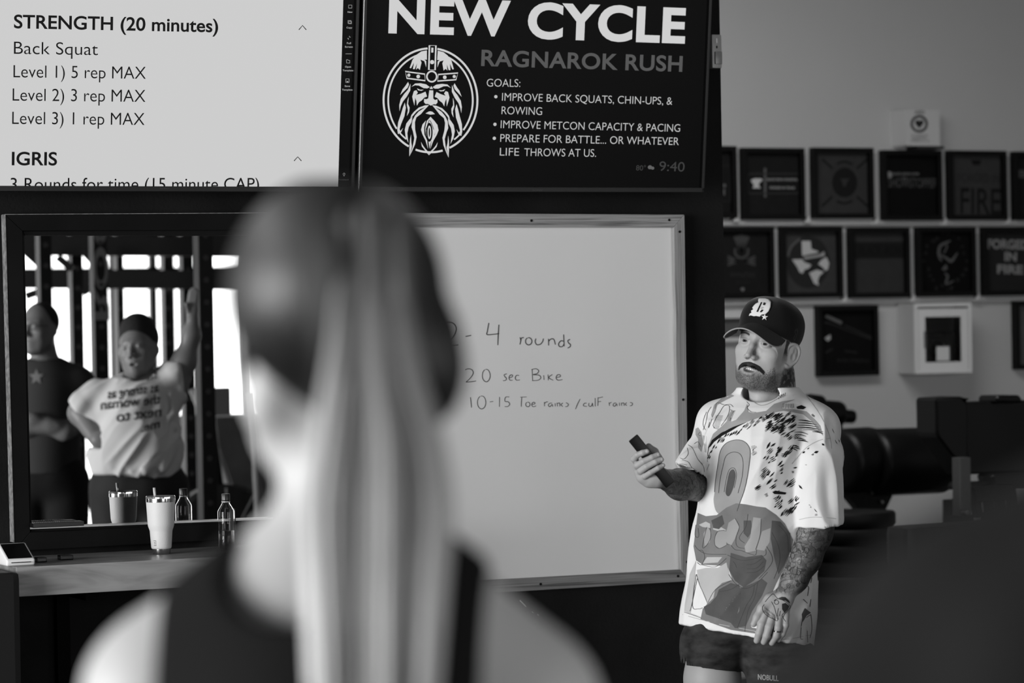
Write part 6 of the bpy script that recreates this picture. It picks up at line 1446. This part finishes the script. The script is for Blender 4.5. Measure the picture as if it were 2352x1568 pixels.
# roller door frame in the rear opening: mullions and rails with glass
dr = empty('door_1', (6.5, -12.0, 0), 'glazed roller door letting daylight in behind the rack, seen in the mirror', 'door'); dr['kind'] = 'structure'; del dr['category']
mdk = mat('door_frame_dark', 30, rough=.6)
def dmem(x0, x1, z0, z1, name): b = B(); b.box(((x0+x1)/2, -11.75, (z0+z1)/2), (abs(x1-x0), .05, abs(z1-z0))); b.build(name, mdk, dr)
for px_ in (106, 178, 231, 278, 384, 432, 468, 640, 760): p = Vp(px_, 800, 21.4); dmem(p[0]-.025, p[0]+.025, 0, 3.7, 'mullion')
for z_ in (.03, 2.12, 2.42, 3.5): dmem(2.0, 11.0, z_-.05, z_+.05, 'rail')
# left door frame
d2 = empty('door_2', (-6.55, -4.4, 0), 'tall roller door opening in the left wall', 'door'); d2['kind'] = 'structure'; del d2['category']
for y_ in (-7.2, -4.4, -1.6): b = B(); b.box((-6.45, y_, 1.9), (.06, .08, 3.8)); b.build('mullion', mdk, d2)
# made-up air bike, added to darken the bright door low in the mirror
pb0 = Vp(560, 1100, 15.6); bk = empty('blocking_air_bike', (pb0[0], pb0[1], 0), 'dark air bike with a round fan cage, added to block the bright door', 'exercise bike')
x0, y0 = pb0[0], pb0[1]; dk_ = mat('bike_dark', 34, rough=.5); gy_ = mat('bike_grey', 120, rough=.5)
b = B(); b.lathe([(.02, -.06), (.30, -.06), (.32, -.03), (.32, .03), (.30, .06), (.02, .06)], M=rotM((x0-.12, y0, .62), (1, 0, 0), (0, 0, 1), (0, 1, 0)), n=32); b.build('fan_cage', dk_, bk)
for k in range(12):
    a = 2*pi*k/12; b = B(); b.tube([(x0-.12+.04*cos(a), y0+.066, .62+.04*sin(a)), (x0-.12+.30*cos(a), y0+.066, .62+.30*sin(a))], .005, 6); b.build('cage_spoke', gy_, bk)
for nm, pts, r_ in (('frame_tube', [(x0-.45, y0, .08), (x0-.12, y0, .30), (x0+.45, y0, .12)], .035), ('seat_post', [(x0+.38, y0, .14), (x0+.34, y0, .92)], .028), ('main_mast', [(x0-.14, y0, .92), (x0-.18, y0, 1.30)], .03), ('handle', [(x0-.18, y0-.25, 1.42), (x0-.10, y0-.22, 1.2), (x0+.05, y0-.2, .75), (x0+.08, y0-.18, .4)], .02), ('handle', [(x0-.05, y0+.25, 1.40), (x0-.02, y0+.22, 1.2), (x0+.0, y0+.2, .75), (x0+.02, y0+.18, .4)], .02), ('foot', [(x0-.46, y0-.28, .05), (x0-.46, y0+.28, .05)], .045), ('foot', [(x0+.46, y0-.28, .05), (x0+.46, y0+.28, .05)], .045)):
    b = B(); b.tube(pts, r_, 10); b.build(nm, dk_ if nm != 'handle' else gy_, bk, smooth=True)
b = B(); b.box((x0+.33, y0, .95), (.28, .22, .07), bev=.02); b.build('saddle', dk_, bk); b = B(); b.box((x0-.17, y0+.03, 1.36), (.18, .04, .14), bev=.01); b.build('monitor', gy_, bk)
pb0 = Vp(545, 1000, 17.2); b = B(); b.box((pb0[0], pb0[1], .62), (.62, .5, 1.24), bev=.01)  # made-up crate, added behind the bike to block more of the bright door
tag(b.build('blocking_crate', mat('crate_dark', 70, rough=.8, noise=.3, nscale=6)), label='tall dark crate behind the air bike, added to block the bright door', cat='crate')
# ---------- equipment bay behind the coach
pad = mat('vinyl_black', 20, rough=.42, spec=.35); st = mat('machine_steel', 24, rough=.5, spec=.3)
YG = 2.6
def G(px, py, Y=YG): return P(px, py, Y)
def capsule_obj(name, a, b_, r, m, parent, n=24, flat=1.0):
    a, b_ = Vector(a), Vector(b_); t = (b_-a); L = t.length; t.normalize(); x_ = t.cross(Vector((0, 0, 1)));
    if x_.length < .1: x_ = Vector((1, 0, 0))
    x_.normalize(); y_ = t.cross(x_); e = min(r*.35, .03); prof = [(r-e, 0), (r-e*.3, e*.3), (r, e)]; prof += [(r, L-e), (r-e*.3, L-e*.3), (r-e, L)]
    bb = B(); bb.lathe(prof, M=rotM(a, x_, y_, t), n=n); return bb.build(name, m, parent, auto=50)
def ghd(name, label, ox, oy=0.0):
    p0 = G(2090+ox, 1060, YG+oy); r = empty(name, (p0[0], p0[1], 0), label, 'exercise machine', 'glute ham machines by the back wall'); X, Y = p0[0], p0[1]
    # twin rounded thigh pads, side by side
    for (x0, x1, yy, rr_) in ((1925, 2022, 1060, .145), (1995, 2182, 1062, .150)):
        a, c = G(x0+ox, yy, YG+oy), G(x1+ox, yy, YG+oy); capsule_obj('thigh_pad', (a[0], a[1], a[2]), (c[0], c[1]+.05, c[2]+.01), rr_, pad, r)
    return r, X, Y
r, X, Y = ghd('back_extension_machine', 'black back extension machine with two fat rounded thigh pads behind the coach', 0)
a, c = G(1900, 1118), G(2200, 1122); b = B(); b.box(((a[0]+c[0])/2, Y+.1, a[2]-.01), (c[0]-a[0], .08, .07), bev=.005); b.build('crossbeam', st, r)
a = G(1990, 1160); b = B(); b.prism([G(1938, 1130), G(2055, 1128), G(2035, 1170), G(1972, 1170)], (0, 1, 0), .05); b.build('mounting_plate', st, r)
for x_ in (2190, 2216): a = G(x_, 1100, YG-.05)
for (x_, y_) in ((2002, 1131), (2043, 1126), (2023, 1152)): b = B(); q = G(x_, y_, YG-.005); b.lathe([(.010, 0), (.010, .012), (.005, .016)], M=rotM(q, (1, 0, 0), (0, 0, 1), (0, -1, 0)), n=6); b.build('bolt', mat('bolt_chrome', 200, rough=.3, metal=1), r)
for x_ in (1935, 2215): a = G(x_, 1150); b = B(); b.box((a[0], Y+.1, a[2]/2), (.06, .06, a[2]), bev=.003); b.build('leg', st, r)
b = B(); b.box(((G(1935, 1150)[0]+G(2215, 1150)[0])/2, Y+.1, .04), (.9, .5, .06), bev=.004); b.build('base_frame', st, r)
# foot rollers at upper left, held up by the machine next to it
r2 = empty('leg_roller_machine', (G(1890, 950)[0], YG+.75, 0), 'black machine with stacked foam ankle rollers behind the shoulder of the coach', 'exercise machine', 'glute ham machines by the back wall')
Yr = YG+.75
for (x0, x1, yy, rr_) in ((1850, 1935, 945, .060), (1850, 1925, 978, .055)): a, c = P(x0, yy, Yr), P(x1, yy+6, Yr); capsule_obj('foam_roller', a, c, rr_, pad, r2)
a, c = P(1850, 925, Yr), P(1890, 930, Yr); capsule_obj('end_cap', a, c, .045, pad, r2)
a, c = P(1925, 955, Yr), P(1962, 957, Yr); capsule_obj('axle_grip', a, c, .032, pad, r2)
a = P(1875, 990, Yr); b = B(); b.box((a[0], Yr, a[2]/2), (.07, .07, a[2]), bev=.004); b.build('upright', st, r2); b = B(); b.box((a[0], Yr, .03), (.4, .4, .06), bev=.004); b.build('base_frame', st, r2)
# big square-shouldered machine at right
YH = 1.75
r3 = empty('seated_machine', (P(2260, 1000, YH)[0], YH, 0), 'tall black machine with square padded blocks at the right of the bay', 'exercise machine')
def quadbox(name, pts, Yq, th, m, par, bev=.01): o = slab_obj(name, pts, Yq, th, m, par, bev); return o
quadbox('shoulder_block', [(2150, 914), (2212, 910), (2225, 920), (2225, 1095), (2152, 1000)], YH, .16, pad, r3)
quadbox('backrest', [(2210, 924), (2360, 918), (2362, 1085), (2222, 1090)], YH+.02, .12, pad, r3)
quadbox('top_pad', [(2290, 908), (2345, 907), (2352, 925), (2288, 926)], YH-.02, .14, pad, r3)
quadbox('lower_beam', [(2200, 1108), (2290, 1106), (2330, 1118), (2290, 1132), (2200, 1126)], YH, .08, st, r3)
quadbox('knee_pad', [(2278, 1090), (2380, 1086), (2385, 1118), (2330, 1122), (2285, 1118)], YH-.03, .12, pad, r3)
for x_ in (2247, 2275, 2302, 2330): quadbox('foot_plate_bar', [(x_-12, 1120), (x_+5, 1120), (x_+14, 1190), (x_-1, 1192)], YH-.03, .04, st, r3, .003)
quadbox('foot_plate_top', [(2236, 1118), (2325, 1116), (2330, 1150), (2242, 1156)], YH-.05, .04, st, r3, .004)
a0, a1 = G(2208, 1050, YH-.12), G(2208, 1190, YH-.12); b = B(); b.box((a0[0], a0[1], (a0[2]+a1[2])/2), (.055, .055, a0[2]-a1[2]), bev=.003); b.build('adjustment_post', mat('post_brushed', 90, rough=.4, metal=.4), r3)
b = B(); b.box((a0[0], a0[1], a1[2]/2), (.07, .07, a1[2]+.02), bev=.003); b.build('upright', st, r3)
b = B(); q = G(2213, 1178, YH-.155); b.lathe([(.012, 0), (.016, .01), (.010, .03)], M=rotM(q, (1, 0, 0), (0, 0, 1), (0, -1, 0)), n=14); b.build('pull_pin', mat('pin_chrome', 220, rough=.15, metal=1), r3)
a = P(2300, 1180, YH); b = B(); b.box((a[0], YH+.05, a[2]/2), (.08, .08, a[2]), bev=.004); b.build('upright', st, r3); b = B(); b.box((a[0], YH+.05, .03), (.6, .4, .06), bev=.004); b.build('base_frame', st, r3)
# stack of bumper plates
a = P(1960, 1400, 2.0); xc = P(1952, 1300, 2.0)[0]; top = P(1957, 1172, 2.0)[2]; n_ = int(round(top/.066)); th_ = top/n_
for k in range(n_):
    R0 = .198-.004*(k % 3); b = B(); z0 = k*th_; ang = rr.uniform(-.01, .01)
    b.lathe([(.03, 0), (R0*.55, .0), (R0*.6, .004), (R0-.006, .004), (R0, .012), (R0, .052), (R0-.006, .062), (R0*.62, .062), (R0*.55, .056), (.03, .056)], c=(xc+ang, 2.0+rr.uniform(-.01, .01), z0), n=40)
    o = b.build('bumper_plate', mat('rubber_plate', 17, rough=.6, spec=.3), auto=40); words = ('bottom', 'second', 'third', 'fourth', 'fifth', 'sixth', 'seventh', 'eighth', 'ninth', 'tenth', 'eleventh', 'twelfth', 'thirteenth', 'fourteenth', 'fifteenth', 'sixteenth')
    tag(o, label='black rubber bumper plate, %s from the floor in the stack behind the coach' % words[min(k, 15)] if k < n_-1 else 'black rubber bumper plate on top of the stack behind the coach', cat='weight plate', group='stacked bumper plates')
# padded bench with rounded corner, near the right
YBn = 1.2
r4 = empty('padded_bench', (P(2250, 1250, YBn)[0], YBn, 0), 'dark padded bench with rounded corners low at the right side', 'bench')
a, c = P(2084, 1212, YBn), P(2420, 1290, YBn); b = B(); b.box(((a[0]+c[0])/2, YBn+.08, (a[2]+c[2])/2), (c[0]-a[0], .16, a[2]-c[2]), bev=.03); b.build('seat', mat('vinyl_bench', 34, rough=.5), r4)
for s_ in (.1, .9):
    x_ = a[0]+(c[0]-a[0])*s_; b = B(); b.box((x_, YBn+.08, c[2]/2), (.06, .14, c[2]), bev=.004); b.build('leg', st, r4)
